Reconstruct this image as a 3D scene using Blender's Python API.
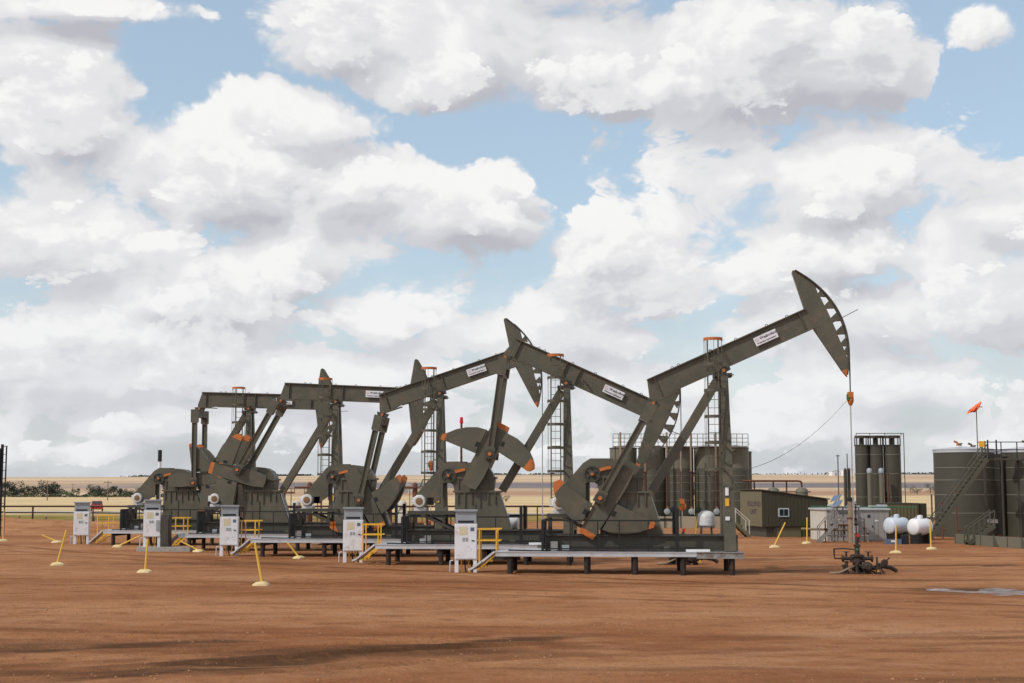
import bpy, bmesh, math, random
import numpy as np
from mathutils import Vector, Matrix

for o in list(bpy.data.objects):
    bpy.data.objects.remove(o)
SC = bpy.context.scene
COL = SC.collection
R = math.radians
random.seed(11)

# ------------------------------------------------------------------ camera
cam_d = bpy.data.cameras.new('camera')
cam = bpy.data.objects.new('camera', cam_d)
COL.objects.link(cam)
cam.location = (0, 0, 3.0)
cam.rotation_euler = (R(90) + math.atan((487.44 - 341.5) / 1422), 0, 0)
cam_d.sensor_width = 36
cam_d.lens = 1422 * 36 / 1024
cam_d.clip_start = 0.5
cam_d.clip_end = 20000
SC.camera = cam
SC.render.resolution_x, SC.render.resolution_y = 1024, 683
SC.render.engine = 'CYCLES'
CY = SC.cycles
CY.use_adaptive_sampling = True
CY.adaptive_threshold = .015
CY.adaptive_min_samples = 12
CY.use_denoising = True
CY.max_bounces = 5
CY.diffuse_bounces = 3
CY.glossy_bounces = 3

# ------------------------------------------------------------------ sun
SUN = Vector((-0.62, -0.42, 0.72)).normalized()      # towards the sun: high, behind the left shoulder
sd = bpy.data.lights.new('sun', 'SUN')
sd.energy = 2.6
sd.angle = R(1.2)
sd.color = (1.0, 0.95, 0.87)
sun = bpy.data.objects.new('sun', sd)
COL.objects.link(sun)
sun.rotation_euler = SUN.to_track_quat('Z', 'Y').to_euler()
vs = SC.view_settings
vs.view_transform = 'Standard'
vs.look = 'None'
vs.exposure = 0.0
vs.gamma = 1.0
vs.use_curve_mapping = False

# ------------------------------------------------------------------ world: blue sky with cumulus
W = bpy.data.worlds.new('World')
SC.world = W
W.use_nodes = True


class NT:
    """tiny helper to write node trees as expressions"""
    def __init__(s, t):
        s.t = t

    def n(s, typ, ins=(), **kw):
        nd = s.t.nodes.new(typ)
        for k, v in kw.items():
            setattr(nd, k, v)
        it = ins.items() if isinstance(ins, dict) else enumerate(ins)
        for k, v in it:
            if v is None:
                continue
            if hasattr(v, 'node'):
                s.t.links.new(v, nd.inputs[k])
            else:
                nd.inputs[k].default_value = v
        return nd

    def m(s, op, a, b=None, c=None, clamp=False):
        nd = s.n('ShaderNodeMath', (a, b, c), operation=op)
        nd.use_clamp = clamp
        return nd.outputs[0]

    def v(s, op, a, b=None, c=None):
        nd = s.n('ShaderNodeVectorMath', operation=op)
        for i, x in enumerate((a, b, c)):
            if x is None:
                continue
            if hasattr(x, 'node'):
                s.t.links.new(x, nd.inputs[i])
            else:
                nd.inputs[i].default_value = x
        return nd.outputs['Value'] if op in ('LENGTH', 'DOT_PRODUCT', 'DISTANCE') else nd.outputs[0]

    def noise(s, vec, scale, detail=4, rough=.5, lac=2.0, dist=0):
        nd = s.n('ShaderNodeTexNoise', {'Vector': vec, 'Scale': scale, 'Detail': detail, 'Roughness': rough,
                                        'Lacunarity': lac, 'Distortion': dist})
        return nd.outputs[0]

    def mapr(s, x, a, b, c=0., d=1., smooth=False):
        nd = s.n('ShaderNodeMapRange', {0: x, 1: a, 2: b, 3: c, 4: d})
        if smooth:
            nd.interpolation_type = 'SMOOTHSTEP'
        return nd.outputs[0]

    def mix(s, f, a, b):
        nd = s.n('ShaderNodeMix', data_type='RGBA')
        for i, x in ((0, f), (6, a), (7, b)):
            if hasattr(x, 'node'):
                s.t.links.new(x, nd.inputs[i])
            elif i == 0:
                nd.inputs[i].default_value = x
            else:
                nd.inputs[i].default_value = (*x[:3], 1)
        return nd.outputs[2]

    def xyz(s, x, y, z):
        return s.n('ShaderNodeCombineXYZ', (x, y, z)).outputs[0]

    def sep(s, v):
        return s.n('ShaderNodeSeparateXYZ', (v,)).outputs


def ae(px, py):      # where a cloud of the photograph stands in the sky, as tangents of azimuth and elevation
    return (px - 512) / 1422, (487 - py) / 1422


BLOBS = []
for px, py, sx, sy, a in [
    (70, 8, 120, 24, .62), (40, 120, 85, 85, .66), (340, 30, 85, 70, .70), (420, 70, 75, 55, .66), (290, 125, 95, 50, .60),
    (215, 180, 130, 75, .70), (350, 190, 75, 55, .62), (465, 215, 85, 55, .66), (505, 170, 42, 28, .52), (300, 275, 70, 55, .62),
    (60, 250, 150, 75, .62), (200, 300, 150, 60, .56), (100, 370, 190, 60, .56), (390, 315, 110, 40, .50),
    (595, 78, 95, 66, .74), (740, 66, 150, 80, .78), (870, 60, 85, 62, .70), (990, 50, 60, 36, .58),
    (862, 195, 78, 62, .72), (850, 258, 95, 40, .62), (610, 250, 80, 60, .64), (655, 285, 100, 50, .58), (755, 275, 60, 30, .50),
    (990, 320, 90, 55, .58), (850, 320, 130, 50, .50), (560, 340, 150, 50, .52), (1010, 225, 45, 22, .42),
    (150, 428, 120, 26, .44), (300, 385, 110, 30, .48), (430, 435, 130, 24, .42), (480, 380, 80, 26, .46), (660, 390, 110, 32, .50), (790, 430, 120, 26, .44),
    (900, 395, 100, 30, .48), (1000, 440, 90, 24, .44), (20, 455, 120, 20, .40), (600, 455, 160, 18, .40),
    (500, 420, 800, 70, .27)]:
    cx, cy = ae(px, py)
    BLOBS.append((cx, cy, sx / 1422, sy / 1422, a))


def build_world():
    t = W.node_tree
    t.nodes.clear()
    T = NT(t)
    sky = t.nodes.new('ShaderNodeTexSky')
    sky.sky_type = 'NISHITA'
    sky.sun_disc = False
    sky.sun_elevation = math.asin(SUN.z)
    sky.sun_rotation = math.atan2(SUN.x, SUN.y)
    sky.air_density = 1.0
    sky.dust_density = 2.0
    sky.ozone_density = .4
    bg_sky = T.n('ShaderNodeBackground', {0: sky.outputs[0], 1: SKY_STRENGTH})
    d = T.n('ShaderNodeTexCoord').outputs['Generated']
    x, y, z = T.sep(d)
    q = T.v('MULTIPLY', d, (2.9, 2.9, 4.2))
    wn = T.v('SUBTRACT', T.n('ShaderNodeTexNoise', {'Vector': q, 'Scale': 3.0, 'Detail': 3.0}).outputs[1], (.5, .5, .5))
    qw = T.v('MULTIPLY_ADD', wn, (.26, .26, .26), q)
    az = T.m('DIVIDE', x, T.m('MAXIMUM', y, 0.05))
    el = T.m('DIVIDE', z, T.m('SQRT', T.m('ADD', T.m('MULTIPLY', x, x), T.m('MULTIPLY', y, y))))
    p2 = T.v('MULTIPLY_ADD', wn, (.075, .045, 0), T.xyz(az, el, 0.))
    # beyond the named masses the same broken cumulus field goes on all round
    side = T.m('MAXIMUM', T.mapr(T.m('ABSOLUTE', az), .38, .62), T.mapr(el, .36, .55))
    side = T.m('MAXIMUM', side, T.mapr(y, .3, .1))
    field = T.m('MULTIPLY', T.mapr(T.noise(qw, 1.5, 2.0, .5), .36, .60, 0., .66), T.m('MULTIPLY_ADD', side, .7, .3))

    def masses(p):
        """the separate cumulus masses of this day's sky, rounded above and flatter below"""
        tot = field
        for cx, cy, sx, sy, a in BLOBS:
            dv = T.v('MULTIPLY_ADD', p, (1 / sx, 1 / sy, 0), (-cx / sx, -cy / sy, 0))
            dv = T.v('MAXIMUM', dv, T.v('MULTIPLY', dv, (-1, -1.5, 0)))
            g = T.m('MULTIPLY', T.m('EXPONENT', T.m('MULTIPLY', T.v('DOT_PRODUCT', dv, dv), -1.0)), a)
            tot = T.m('MAXIMUM', tot, g)
        return tot

    qa = T.v('MULTIPLY_ADD', wn, (.20, .20, .16), T.v('MULTIPLY', d, (2.9, 2.9, 3.7)))
    qb = T.v('MULTIPLY_ADD', wn, (.20, .20, .12), T.v('MULTIPLY', d, (5.0, 5.0, 7.6)))

    def puffs(v, dv, df):
        """cauliflower heads: rounded cells over a broad swell"""
        vor = T.n('ShaderNodeTexVoronoi', {'Vector': v, 'Scale': 4.6, 'Detail': dv, 'Roughness': .62, 'Lacunarity': 2.4},
                  feature='F1', normalize=True).outputs[0]
        fb = T.m('SUBTRACT', T.noise(v, 2.4, df, .56), .5)
        return T.m('MULTIPLY', T.m('ADD', T.m('MULTIPLY', T.m('SUBTRACT', .42, vor), .80), T.m('MULTIPLY', fb, 1.3)), AMP)

    b0 = masses(p2)
    b2 = masses(T.v('ADD', p2, (-.010, .022, 0)))
    slope = T.m('SUBTRACT', b0, b2)
    hz = T.mapr(z, 0.0, .20, HAZE, 0.0, smooth=True)             # distant clouds sink into bright haze

    def layer(qq, off, thr, bw, rim, deep, dv, df):
        v0 = T.v('ADD', qq, off)
        e0 = puffs(v0, dv, df)
        e1 = puffs(T.v('ADD', v0, (-.045, 0, .085)), max(dv - 1, 0), df - 3)
        d0 = T.m('SUBTRACT', T.m('MULTIPLY_ADD', b0, bw, e0), thr)
        de = T.m('SUBTRACT', e0, e1)                             # > 0 on lit heads, < 0 on shaded bases
        soft = T.mapr(de, -.12, .08, .24, .05)
        alpha = T.m('DIVIDE', d0, soft, clamp=True)
        alpha = T.mapr(alpha, 0., 1., smooth=True)
        lum = T.m('ADD', T.m('MULTIPLY', de, rim), T.m('MULTIPLY', slope, deep))
        lum = T.m('ADD', T.m('ADD', lum, .62), T.m('MULTIPLY', T.mapr(d0, .05, .8), -.26), clamp=True)
        lum = T.m('SUBTRACT', lum, T.mapr(el, .25, .34, 0., .13), clamp=True)      # overhead we look at bases
        ramp = T.n('ShaderNodeValToRGB', (lum,))
        ramp.color_ramp.interpolation = 'EASE'
        e = ramp.color_ramp.elements
        for k, (pos, c) in enumerate(RAMP):
            el_ = e[k] if k < 2 else e.new(pos)
            el_.position = pos
            el_.color = (*c, 1)
        return alpha, T.mix(hz, ramp.outputs[0], (.735, .76, .80))
    aA, cA = layer(qa, (0, 0, 0), THR, 1.0, RIM, DEEP, 3., 8.)
    aB, cB = layer(qb, (3.7, 1.9, 5.3), T.mapr(z, .05, .24, LAYB - .08, LAYB + .06), .9, RIM * 1.1, DEEP * .7, 3., 7.)
    ccol = T.mix(aB, cA, cB)
    alpha = T.m('MAXIMUM', aA, aB)
    bg_c = T.n('ShaderNodeBackground', {0: ccol, 1: CLOUD_STRENGTH})
    a2 = T.m('MAXIMUM', alpha, T.mapr(z, 0.0, .20, .70, .0, smooth=True))
    veil = T.n('ShaderNodeBackground', {0: (.66, .82, .90, 1), 1: 1.0})      # thin high veil that pales the blue
    sv = T.n('ShaderNodeMixShader', {0: .34, 1: bg_sky.outputs[0], 2: veil.outputs[0]})
    mx = T.n('ShaderNodeMixShader', {0: a2, 1: sv.outputs[0], 2: bg_c.outputs[0]})
    out = t.nodes.new('ShaderNodeOutputWorld')
    t.links.new(mx.outputs[0], out.inputs[0])
    W.cycles.sampling_method = 'MANUAL'
    W.cycles.sample_map_resolution = 256


RIM, DEEP, HAZE, LAYB, THR, AMP = 1.45, 1.25, .36, .42, .20, .80
RAMP = [(.06, (.50, .505, .55)), (.88, (.93, .925, .92)), (.34, (.63, .635, .67)), (.60, (.785, .785, .80))]
SKY_STRENGTH = 0.15
CLOUD_STRENGTH = 1.0
build_world()

# ------------------------------------------------------------------ materials
MATS = {}


def mat(name, col, rough=.55, metal=0., var=.25, scale=3.0, bump=0., bscale=40., dirt=None, dirt_amt=0., spec=.4, stretch=None):
    """painted / metal surface: base colour with large and small scale wear, optional dirt blotches and fine relief"""
    m = bpy.data.materials.new(name)
    m.use_nodes = True
    t = m.node_tree
    b = t.nodes['Principled BSDF']
    T = NT(t)
    tc = T.n('ShaderNodeTexCoord').outputs['Object']
    rnd = T.n('ShaderNodeObjectInfo').outputs['Random']
    v = T.v('ADD', tc, T.xyz(T.m('MULTIPLY', rnd, 37.), T.m('MULTIPLY', rnd, 11.), 0.))
    if stretch:
        v = T.v('MULTIPLY', v, stretch)
    n1 = T.noise(v, scale, 5., .6)
    n2 = T.noise(v, scale * 7, 3., .6)
    f = T.m('ADD', T.m('MULTIPLY', T.m('SUBTRACT', n1, .5), 1.6 * var), T.m('MULTIPLY', T.m('SUBTRACT', n2, .5), .8 * var))
    f = T.m('ADD', f, T.m('MULTIPLY', T.m('SUBTRACT', rnd, .5), .25 * var))
    f = T.m('ADD', f, 1.0)
    sc = T.n('ShaderNodeVectorMath', operation='SCALE')
    sc.inputs[0].default_value = col
    t.links.new(f, sc.inputs['Scale'])
    c = colr = sc.outputs[0]
    if dirt:
        dm = T.mapr(T.noise(v, scale * 1.7, 7., .68), .62 - .25 * dirt_amt, .74 - .2 * dirt_amt, 0, min(1, dirt_amt * 1.6))
        colr = T.mix(dm, c, dirt)
    t.links.new(colr, b.inputs['Base Color'])
    t.links.new(T.mapr(n1, .3, .7, max(.05, rough - .1), min(1, rough + .12)), b.inputs['Roughness'])
    b.inputs['Metallic'].default_value = metal
    b.inputs['Specular IOR Level'].default_value = spec
    if bump:
        bp = T.n('ShaderNodeBump', {'Strength': bump, 'Distance': .02, 'Height': T.noise(v, bscale, 4., .6)})
        t.links.new(bp.outputs[0], b.inputs['Normal'])
    MATS[name] = m
    return m


DUST = (.30, .19, .12)
mat('olive', (.089, .086, .064), .48, var=.38, scale=1.1, bump=.12, dirt=(.135, .105, .075), dirt_amt=.48)
mat('olive_dark', (.054, .051, .041), .5, var=.3, scale=1.2, bump=.1, dirt=(.07, .058, .045), dirt_amt=.3)
mat('oily', (.030, .021, .017), .6, var=.6, scale=7, bump=.3, dirt=(.13, .075, .045), dirt_amt=.4)
mat('pale_blue', (.50, .57, .64), .45, var=.1, scale=2, dirt=(.35, .3, .26), dirt_amt=.2)  # for the gas tank: white with the blue of shade painted in
mat('orange', (.47, .140, .030), .55, var=.35, scale=4, dirt=(.2, .09, .04), dirt_amt=.35)
mat('galv', (.50, .52, .55), .45, metal=.35, var=.2, scale=2.5, bump=.05, dirt=(.36, .29, .24), dirt_amt=.3)
mat('galv_dull', (.27, .27, .265), .6, metal=.25, var=.35, scale=3, dirt=(.15, .10, .08), dirt_amt=.5)
mat('hood_grey', (.30, .335, .37), .5, metal=.2, var=.15, scale=2)
mat('white', (.70, .71, .75), .45, var=.14, scale=2.2, dirt=(.42, .33, .27), dirt_amt=.32)
mat('motor_white', (.60, .61, .62), .45, var=.2, scale=4, dirt=(.33, .28, .23), dirt_amt=.4)
mat('black', (.012, .013, .016), .5, var=.3, scale=4)
mat('pile', (.022, .017, .016), .8, var=.5, scale=5, dirt=(.10, .05, .03), dirt_amt=.4)
mat('rust', (.13, .055, .032), .85, var=.5, scale=6, bump=.3, bscale=60)
mat('rust_dark', (.062, .030, .022), .85, var=.5, scale=5, bump=.3, bscale=60, dirt=(.2, .09, .04), dirt_amt=.35)
mat('tan_pipe', (.25, .19, .13), .7, var=.3, scale=5, dirt=(.16, .085, .05), dirt_amt=.35)
mat('brown_cap', (.20, .115, .055), .7, var=.3, scale=8)
mat('yellow', (.72, .40, .04), .5, var=.2, scale=5, dirt=(.3, .16, .06), dirt_amt=.2)
mat('stake_yellow', (.72, .46, .07), .6, var=.2, scale=5)
mat('cream', (.60, .49, .26), .8, var=.3, scale=6, bump=.4, bscale=25, dirt=(.36, .22, .14), dirt_amt=.35)
mat('emblem_pink', (.55, .30, .32), .6, var=.1)
mat('red', (.46, .02, .02), .45, var=.2, scale=4)
mat('green_paint', (.03, .14, .06), .5, var=.2, scale=4)
mat('sock', (.85, .14, .05), .8, var=.15, scale=3)
mat('steel_wire', (.16, .16, .165), .4, metal=.7, var=.2, scale=5)
mat('rod', (.50, .50, .50), .3, metal=.8, var=.15, scale=5)
mat('tank_olive', (.074, .072, .052), .5, var=.14, scale=.5, dirt=(.075, .07, .05), dirt_amt=.3)
mat('tank_brown', (.056, .053, .040), .5, var=.16, scale=.4, dirt=(.062, .055, .04), dirt_amt=.3)
mat('tank_light', (.135, .130, .098), .55, var=.14, scale=.5)
mat('seam', (.155, .15, .125), .6, var=.25, scale=2)
mat('shed_olive', (.052, .048, .030), .6, var=.18, scale=.7)
mat('shed_tan', (.135, .118, .070), .65, var=.14, scale=.7)
mat('grey_wall', (.30, .295, .285), .6, var=.1, scale=.7, dirt=(.22, .17, .13), dirt_amt=.25)
mat('pale_wall', (.50, .485, .43), .65, var=.1, scale=.7, dirt=(.3, .22, .16), dirt_amt=.2)
mat('wall_beige', (.34, .29, .21), .8, var=.2, scale=1.2, dirt=(.25, .14, .09), dirt_amt=.3)
mat('lead_text', (.045, .055, .10), .6, var=.1)
mat('purple_text', (.060, .030, .050), .7, var=.1)
mat('label_cream', (.60, .55, .38), .6, var=.2, scale=9)
mat('panel_blue', (.10, .14, .22), .12, var=.2, scale=4, spec=.6)
mat('rubber', (.016, .016, .017), .8, var=.2)
mat('car_red', (.40, .035, .03), .3, var=.05, spec=.6)
mat('glass', (.018, .022, .03), .08, var=.05, spec=.7)
mat('concrete', (.34, .335, .31), .85, var=.2, scale=3, bump=.3, bscale=20, dirt=(.26, .15, .10), dirt_amt=.4)
mat('timber', (.17, .125, .09), .85, var=.3, scale=4, stretch=(1, 1, .1))
mat('bark', (.06, .045, .035), .9, var=.3, scale=4)


# ------------------------------------------------------------------ mesh builder
class MB:
    """collects shapes in (A, L, Z): A along, L towards the camera side, Z up; stored with y = -L"""
    def __init__(s, m4=None):
        s.vs, s.fs, s.m4 = [], [], m4

    def add(s, vs, fs):
        o = len(s.vs)
        s.vs += [tuple(v) for v in vs]
        s.fs += [tuple(i + o for i in f) for f in fs]
        return s

    def box(s, a0, a1, l0, l1, z0, z1):
        vs = [(a, l, z) for z in (z0, z1) for a, l in ((a0, l0), (a1, l0), (a1, l1), (a0, l1))]
        return s.add(vs, [(0, 3, 2, 1), (4, 5, 6, 7), (0, 1, 5, 4), (1, 2, 6, 5), (2, 3, 7, 6), (3, 0, 4, 7)])

    def prism(s, poly, l0, l1):
        """(A, Z) outline extruded along L"""
        n = len(poly)
        vs = [(a, l0, z) for a, z in poly] + [(a, l1, z) for a, z in poly]
        fs = [tuple(range(n)), tuple(range(2 * n - 1, n - 1, -1))]
        fs += [(i, (i + 1) % n, n + (i + 1) % n, n + i) for i in range(n)]
        return s.add(vs, fs)

    def prism_z(s, poly, z0, z1):
        n = len(poly)
        vs = [(a, l, z0) for a, l in poly] + [(a, l, z1) for a, l in poly]
        fs = [tuple(range(n)), tuple(range(2 * n - 1, n - 1, -1))]
        fs += [(i, (i + 1) % n, n + (i + 1) % n, n + i) for i in range(n)]
        return s.add(vs, fs)

    def bar(s, p, q, w, h, up=(0, 0, 1), w2=None, h2=None):
        """rectangular bar from p to q, w across, h along up"""
        p, q = Vector(p), Vector(q)
        d = (q - p).normalized()
        u = Vector(up)
        if abs(d.dot(u)) > .98:
            u = Vector((1, 0, 0))
        x = d.cross(u).normalized()
        y = x.cross(d).normalized()
        w2, h2 = w2 or w, h2 or h
        vs = []
        for c, a, b in ((p, w, h), (q, w2, h2)):
            for i, j in ((-1, -1), (1, -1), (1, 1), (-1, 1)):
                vs.append(c + x * (i * a / 2) + y * (j * b / 2))
        return s.add(vs, [(0, 1, 2, 3), (7, 6, 5, 4), (0, 4, 5, 1), (1, 5, 6, 2), (2, 6, 7, 3), (3, 7, 4, 0)])

    def ibar(s, p, q, w, h, tf=.03, tw=.025, up=(0, 0, 1)):
        """I section: flanges at +-h/2 along up"""
        p, q = Vector(p), Vector(q)
        d = (q - p).normalized()
        u = Vector(up)
        x = d.cross(u).normalized()
        y = x.cross(d).normalized()
        for k in (-1, 1):
            o = y * (k * (h - tf) / 2)
            s.bar(p + o, q + o, w, tf, up=y)
        s.bar(p, q, tw, h - 2 * tf, up=y)
        return s

    def cyl(s, p, q, r, n=16, r2=None, cap=True):
        p, q = Vector(p), Vector(q)
        d = (q - p).normalized()
        u = Vector((0, 0, 1)) if abs(d.z) < .9 else Vector((1, 0, 0))
        x = d.cross(u).normalized()
        y = d.cross(x).normalized()
        r2 = r if r2 is None else r2
        vs = []
        for c, rr in ((p, r), (q, r2)):
            for i in range(n):
                a = 2 * math.pi * i / n
                vs.append(c + x * (rr * math.cos(a)) + y * (rr * math.sin(a)))
        fs = [(i, (i + 1) % n, n + (i + 1) % n, n + i) for i in range(n)]
        if cap:
            fs += [tuple(range(n - 1, -1, -1)), tuple(range(n, 2 * n))]
        return s.add(vs, fs)

    def tube(s, pts, r, n=8):
        pts = [Vector(p) for p in pts]
        m = len(pts)
        vs = []
        x = None
        for i, p in enumerate(pts):
            d = (pts[min(i + 1, m - 1)] - pts[max(i - 1, 0)]).normalized()
            if x is None:
                u = Vector((0, 0, 1)) if abs(d.z) < .9 else Vector((1, 0, 0))
                x = d.cross(u).normalized()
            else:
                x = (x - d * x.dot(d)).normalized()
            y = d.cross(x)
            for k in range(n):
                a = 2 * math.pi * k / n
                vs.append(p + x * (r * math.cos(a)) + y * (r * math.sin(a)))
        fs = []
        for i in range(m - 1):
            for k in range(n):
                a, b = i * n + k, i * n + (k + 1) % n
                fs.append((a, b, b + n, a + n))
        fs += [tuple(range(n - 1, -1, -1)), tuple((m - 1) * n + k for k in range(n))]
        return s.add(vs, fs)

    def lathe(s, prof, c=(0, 0, 0), axis='Z', n=20):
        """prof: (radius, height) from bottom to top"""
        c = Vector(c)
        vs, fs = [], []
        for r, h in prof:
            for i in range(n):
                a = 2 * math.pi * i / n
                if axis == 'Z':
                    vs.append(c + Vector((r * math.cos(a), r * math.sin(a), h)))
                elif axis == 'L':
                    vs.append(c + Vector((r * math.cos(a), h, r * math.sin(a))))
                else:
                    vs.append(c + Vector((h, r * math.cos(a), r * math.sin(a))))
        for j in range(len(prof) - 1):
            for i in range(n):
                a, b = j * n + i, j * n + (i + 1) % n
                fs.append((a, b, b + n, a + n))
        fs += [tuple(range(n - 1, -1, -1)), tuple((len(prof) - 1) * n + i for i in range(n))]
        return s.add(vs, fs)

    def ring(s, c, r, tube_r, n=20, m=6, axis='Z', a0=0, a1=360):
        c = Vector(c)
        k = max(3, int(n * (a1 - a0) / 360) + 1)
        pts = []
        for i in range(k):
            a = R(a0 + (a1 - a0) * i / (k - 1))
            pts.append(c + (Vector((r * math.cos(a), r * math.sin(a), 0)) if axis == 'Z' else Vector((r * math.cos(a), 0, r * math.sin(a)))))
        return s.tube(pts, tube_r, m)

    def mesh(s, name):
        me = bpy.data.meshes.new(name)
        me.from_pydata([(a, -l, z) for a, l, z in s.vs], [], s.fs)
        bm = bmesh.new()
        bm.from_mesh(me)
        bmesh.ops.recalc_face_normals(bm, faces=bm.faces)
        bm.to_mesh(me)
        bm.free()
        me.shade_smooth()
        me.set_sharp_from_angle(angle=R(38))
        return me

    def build(s, name, m, parent=None, loc=None, rot=None):
        me = s.mesh(name)
        me.materials.append(MATS[m])
        return link(name, me, parent, loc, rot)


def link(name, me, parent=None, loc=None, rot=None):
    o = bpy.data.objects.new(name, me)
    COL.objects.link(o)
    if parent is not None:
        o.parent = parent
    if loc is not None:
        o.location = loc
    if rot is not None:
        o.rotation_euler = rot
    return o


def thing(name, label, cat, loc=(0, 0, 0), rz=0., group=None):
    o = link(name, None, None, loc, (0, 0, rz))
    return tag(o, label, cat, group)


def tag(o, label, cat, group=None):
    o['label'] = label
    o['category'] = cat
    if group:
        o['group'] = group
    return o


def structure(o):
    o['kind'] = 'structure'
    return o


def copy_tree(o, parent=None):
    c = o.copy()
    COL.objects.link(c)
    c.parent = parent
    for ch in list(o.children):
        copy_tree(ch, c)
    return c


def text_mesh(name, body, size, m, parent, loc, rot, bold=0., squeeze=1.):
    cu = bpy.data.curves.new(name, 'FONT')
    cu.body = body
    cu.size = size
    cu.align_x = 'CENTER'
    cu.align_y = 'CENTER'
    cu.extrude = .002
    cu.offset = bold
    tmp = bpy.data.objects.new('tmp', cu)
    COL.objects.link(tmp)
    bpy.context.view_layer.update()
    me = bpy.data.meshes.new_from_object(tmp.evaluated_get(bpy.context.evaluated_depsgraph_get()))
    bpy.data.objects.remove(tmp)
    for v in me.vertices:
        v.co.x *= squeeze
    me.materials.clear()
    me.materials.append(MATS[m])
    return link(name, me, parent, loc, rot)

# ------------------------------------------------------------------ ground
def smooth(x, a, b):
    t = np.clip((x - a) / (b - a), 0, 1)
    return t * t * (3 - 2 * t)


def vnoise(x, y, seed=0):
    """value noise on numpy grids"""
    xi, yi = np.floor(x).astype(np.int64), np.floor(y).astype(np.int64)
    xf, yf = x - xi, y - yi
    u, v = xf * xf * (3 - 2 * xf), yf * yf * (3 - 2 * yf)

    def hsh(i, j):
        n = (i * 374761393 + j * 668265263 + seed * 1442695041) & 0x7fffffff
        n = ((n ^ (n >> 13)) * 1274126177) & 0x7fffffff
        return ((n ^ (n >> 16)) & 0xffff) / 65535.0
    return (hsh(xi, yi) * (1 - u) + hsh(xi + 1, yi) * u) * (1 - v) + (hsh(xi, yi + 1) * (1 - u) + hsh(xi + 1, yi + 1) * u) * v


def fbm(x, y, o=4, seed=0):
    t, a = 0, .5
    for i in range(o):
        t = t + a * (vnoise(x, y, seed + i) - .5)
        x, y, a = x * 2.03, y * 2.03, a * .5
    return t


RUTS = [(-3.6, 25.6, .5, .11), (-2.0, 24.6, .45, .06), (-8.5, 27.2, .1, .05), (3., 31.5, -.05, .035), (6.0, 39., -.06, .03), (-9., 35., .04, .03)]


def ground_z(x, y):
    x, y = np.asarray(x, float), np.asarray(y, float)
    near = 1 - smooth(y, 90, 140)
    z = near * (.10 * fbm(x / 6, y / 6, 3, 3) + .035 * fbm(x / .9, y / .7, 3, 7))
    # tyre ruts: pairs of shallow grooves running nearly across the view
    for cx, cy, sl, dp in RUTS:
        for off in (0, 1.9):
            d = y - (cy + off + sl * (x - cx) + .35 * fbm(x / 5, y * 0 + cy, 2, 21))
            env = np.exp(-((x - cx) / (3.2 if sl > .3 else 7.)) ** 2)
            z = z - dp * env * np.exp(-(d / .22) ** 2) + .5 * dp * env * np.exp(-((np.abs(d) - .42) / .18) ** 2)
    # a shallow hollow that holds rainwater
    hol = np.exp(-(((x - 15.2) / 3.1) ** 2 + ((y - 41.8) / 2.0) ** 2) ** 2)
    z = z * (1 - .66 * hol) - .016 * hol
    # low spoil bank along the far left rim of the pad
    bank = np.exp(-((y - 99 - .02 * x) / 5.) ** 2) * smooth(-x, 17, 24)
    z = z + bank * (.75 + .9 * fbm(x / 5, y / 3, 3, 5))
    # rolling farmland beyond
    far = smooth(y, 420, 1900)
    z = z + far * (16.5 + 5. * np.sin(x / 900 + .9) * smooth(y, 900, 2500) + 9 * fbm(x / 900, y / 700, 2, 9))
    z = z - 26 * smooth(y, 2300, 4200)
    z = z - .75 * smooth(y, 128, 160) * (1 - smooth(y, 235, 330))
    z = z + smooth(y, 120, 160) * .3 * fbm(x / 50, y / 40, 2, 13)
    return z


def gz(x, y):
    return float(ground_z(np.array([x]), np.array([y]))[0])


def build_ground():
    ys = [-400, -150, -60, -25, -5, 8, 14]
    y = 18.
    while y < 7000:
        ys.append(y)
        y += .22 if y < 34 else (.3 if y < 60 else (.5 if y < 130 else max(1.5, (y - 100) * .045)))
    xs = [0.]
    x = 0.
    while x < 5200:
        x += .25 if x < 22 else (.45 if x < 42 else max(.6, (x - 38) * .12))
        xs.append(x)
    xs = np.array([-v for v in xs[:0:-1]] + xs)
    ys = np.array(ys)
    X, Y = np.meshgrid(xs, ys)
    Z = ground_z(X, Y)
    nx, ny = len(xs), len(ys)
    co = np.stack([X, Y, Z], -1).reshape(-1, 3)
    i = np.arange((nx - 1) * (ny - 1))
    r, c = i // (nx - 1), i % (nx - 1)
    a = r * nx + c
    q = np.stack([a, a + 1, a + nx + 1, a + nx], -1).astype(np.int32)
    me = bpy.data.meshes.new('ground')
    me.vertices.add(len(co))
    me.vertices.foreach_set('co', co.ravel())
    me.loops.add(q.size)
    me.loops.foreach_set('vertex_index', q.ravel())
    me.polygons.add(len(q))
    me.polygons.foreach_set('loop_start', np.arange(0, q.size, 4, dtype=np.int32))
    me.polygons.foreach_set('use_smooth', np.ones(len(q), bool))
    me.update()
    me.validate()
    me.materials.append(ground_mat())
    return structure(link('ground', me))


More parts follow.
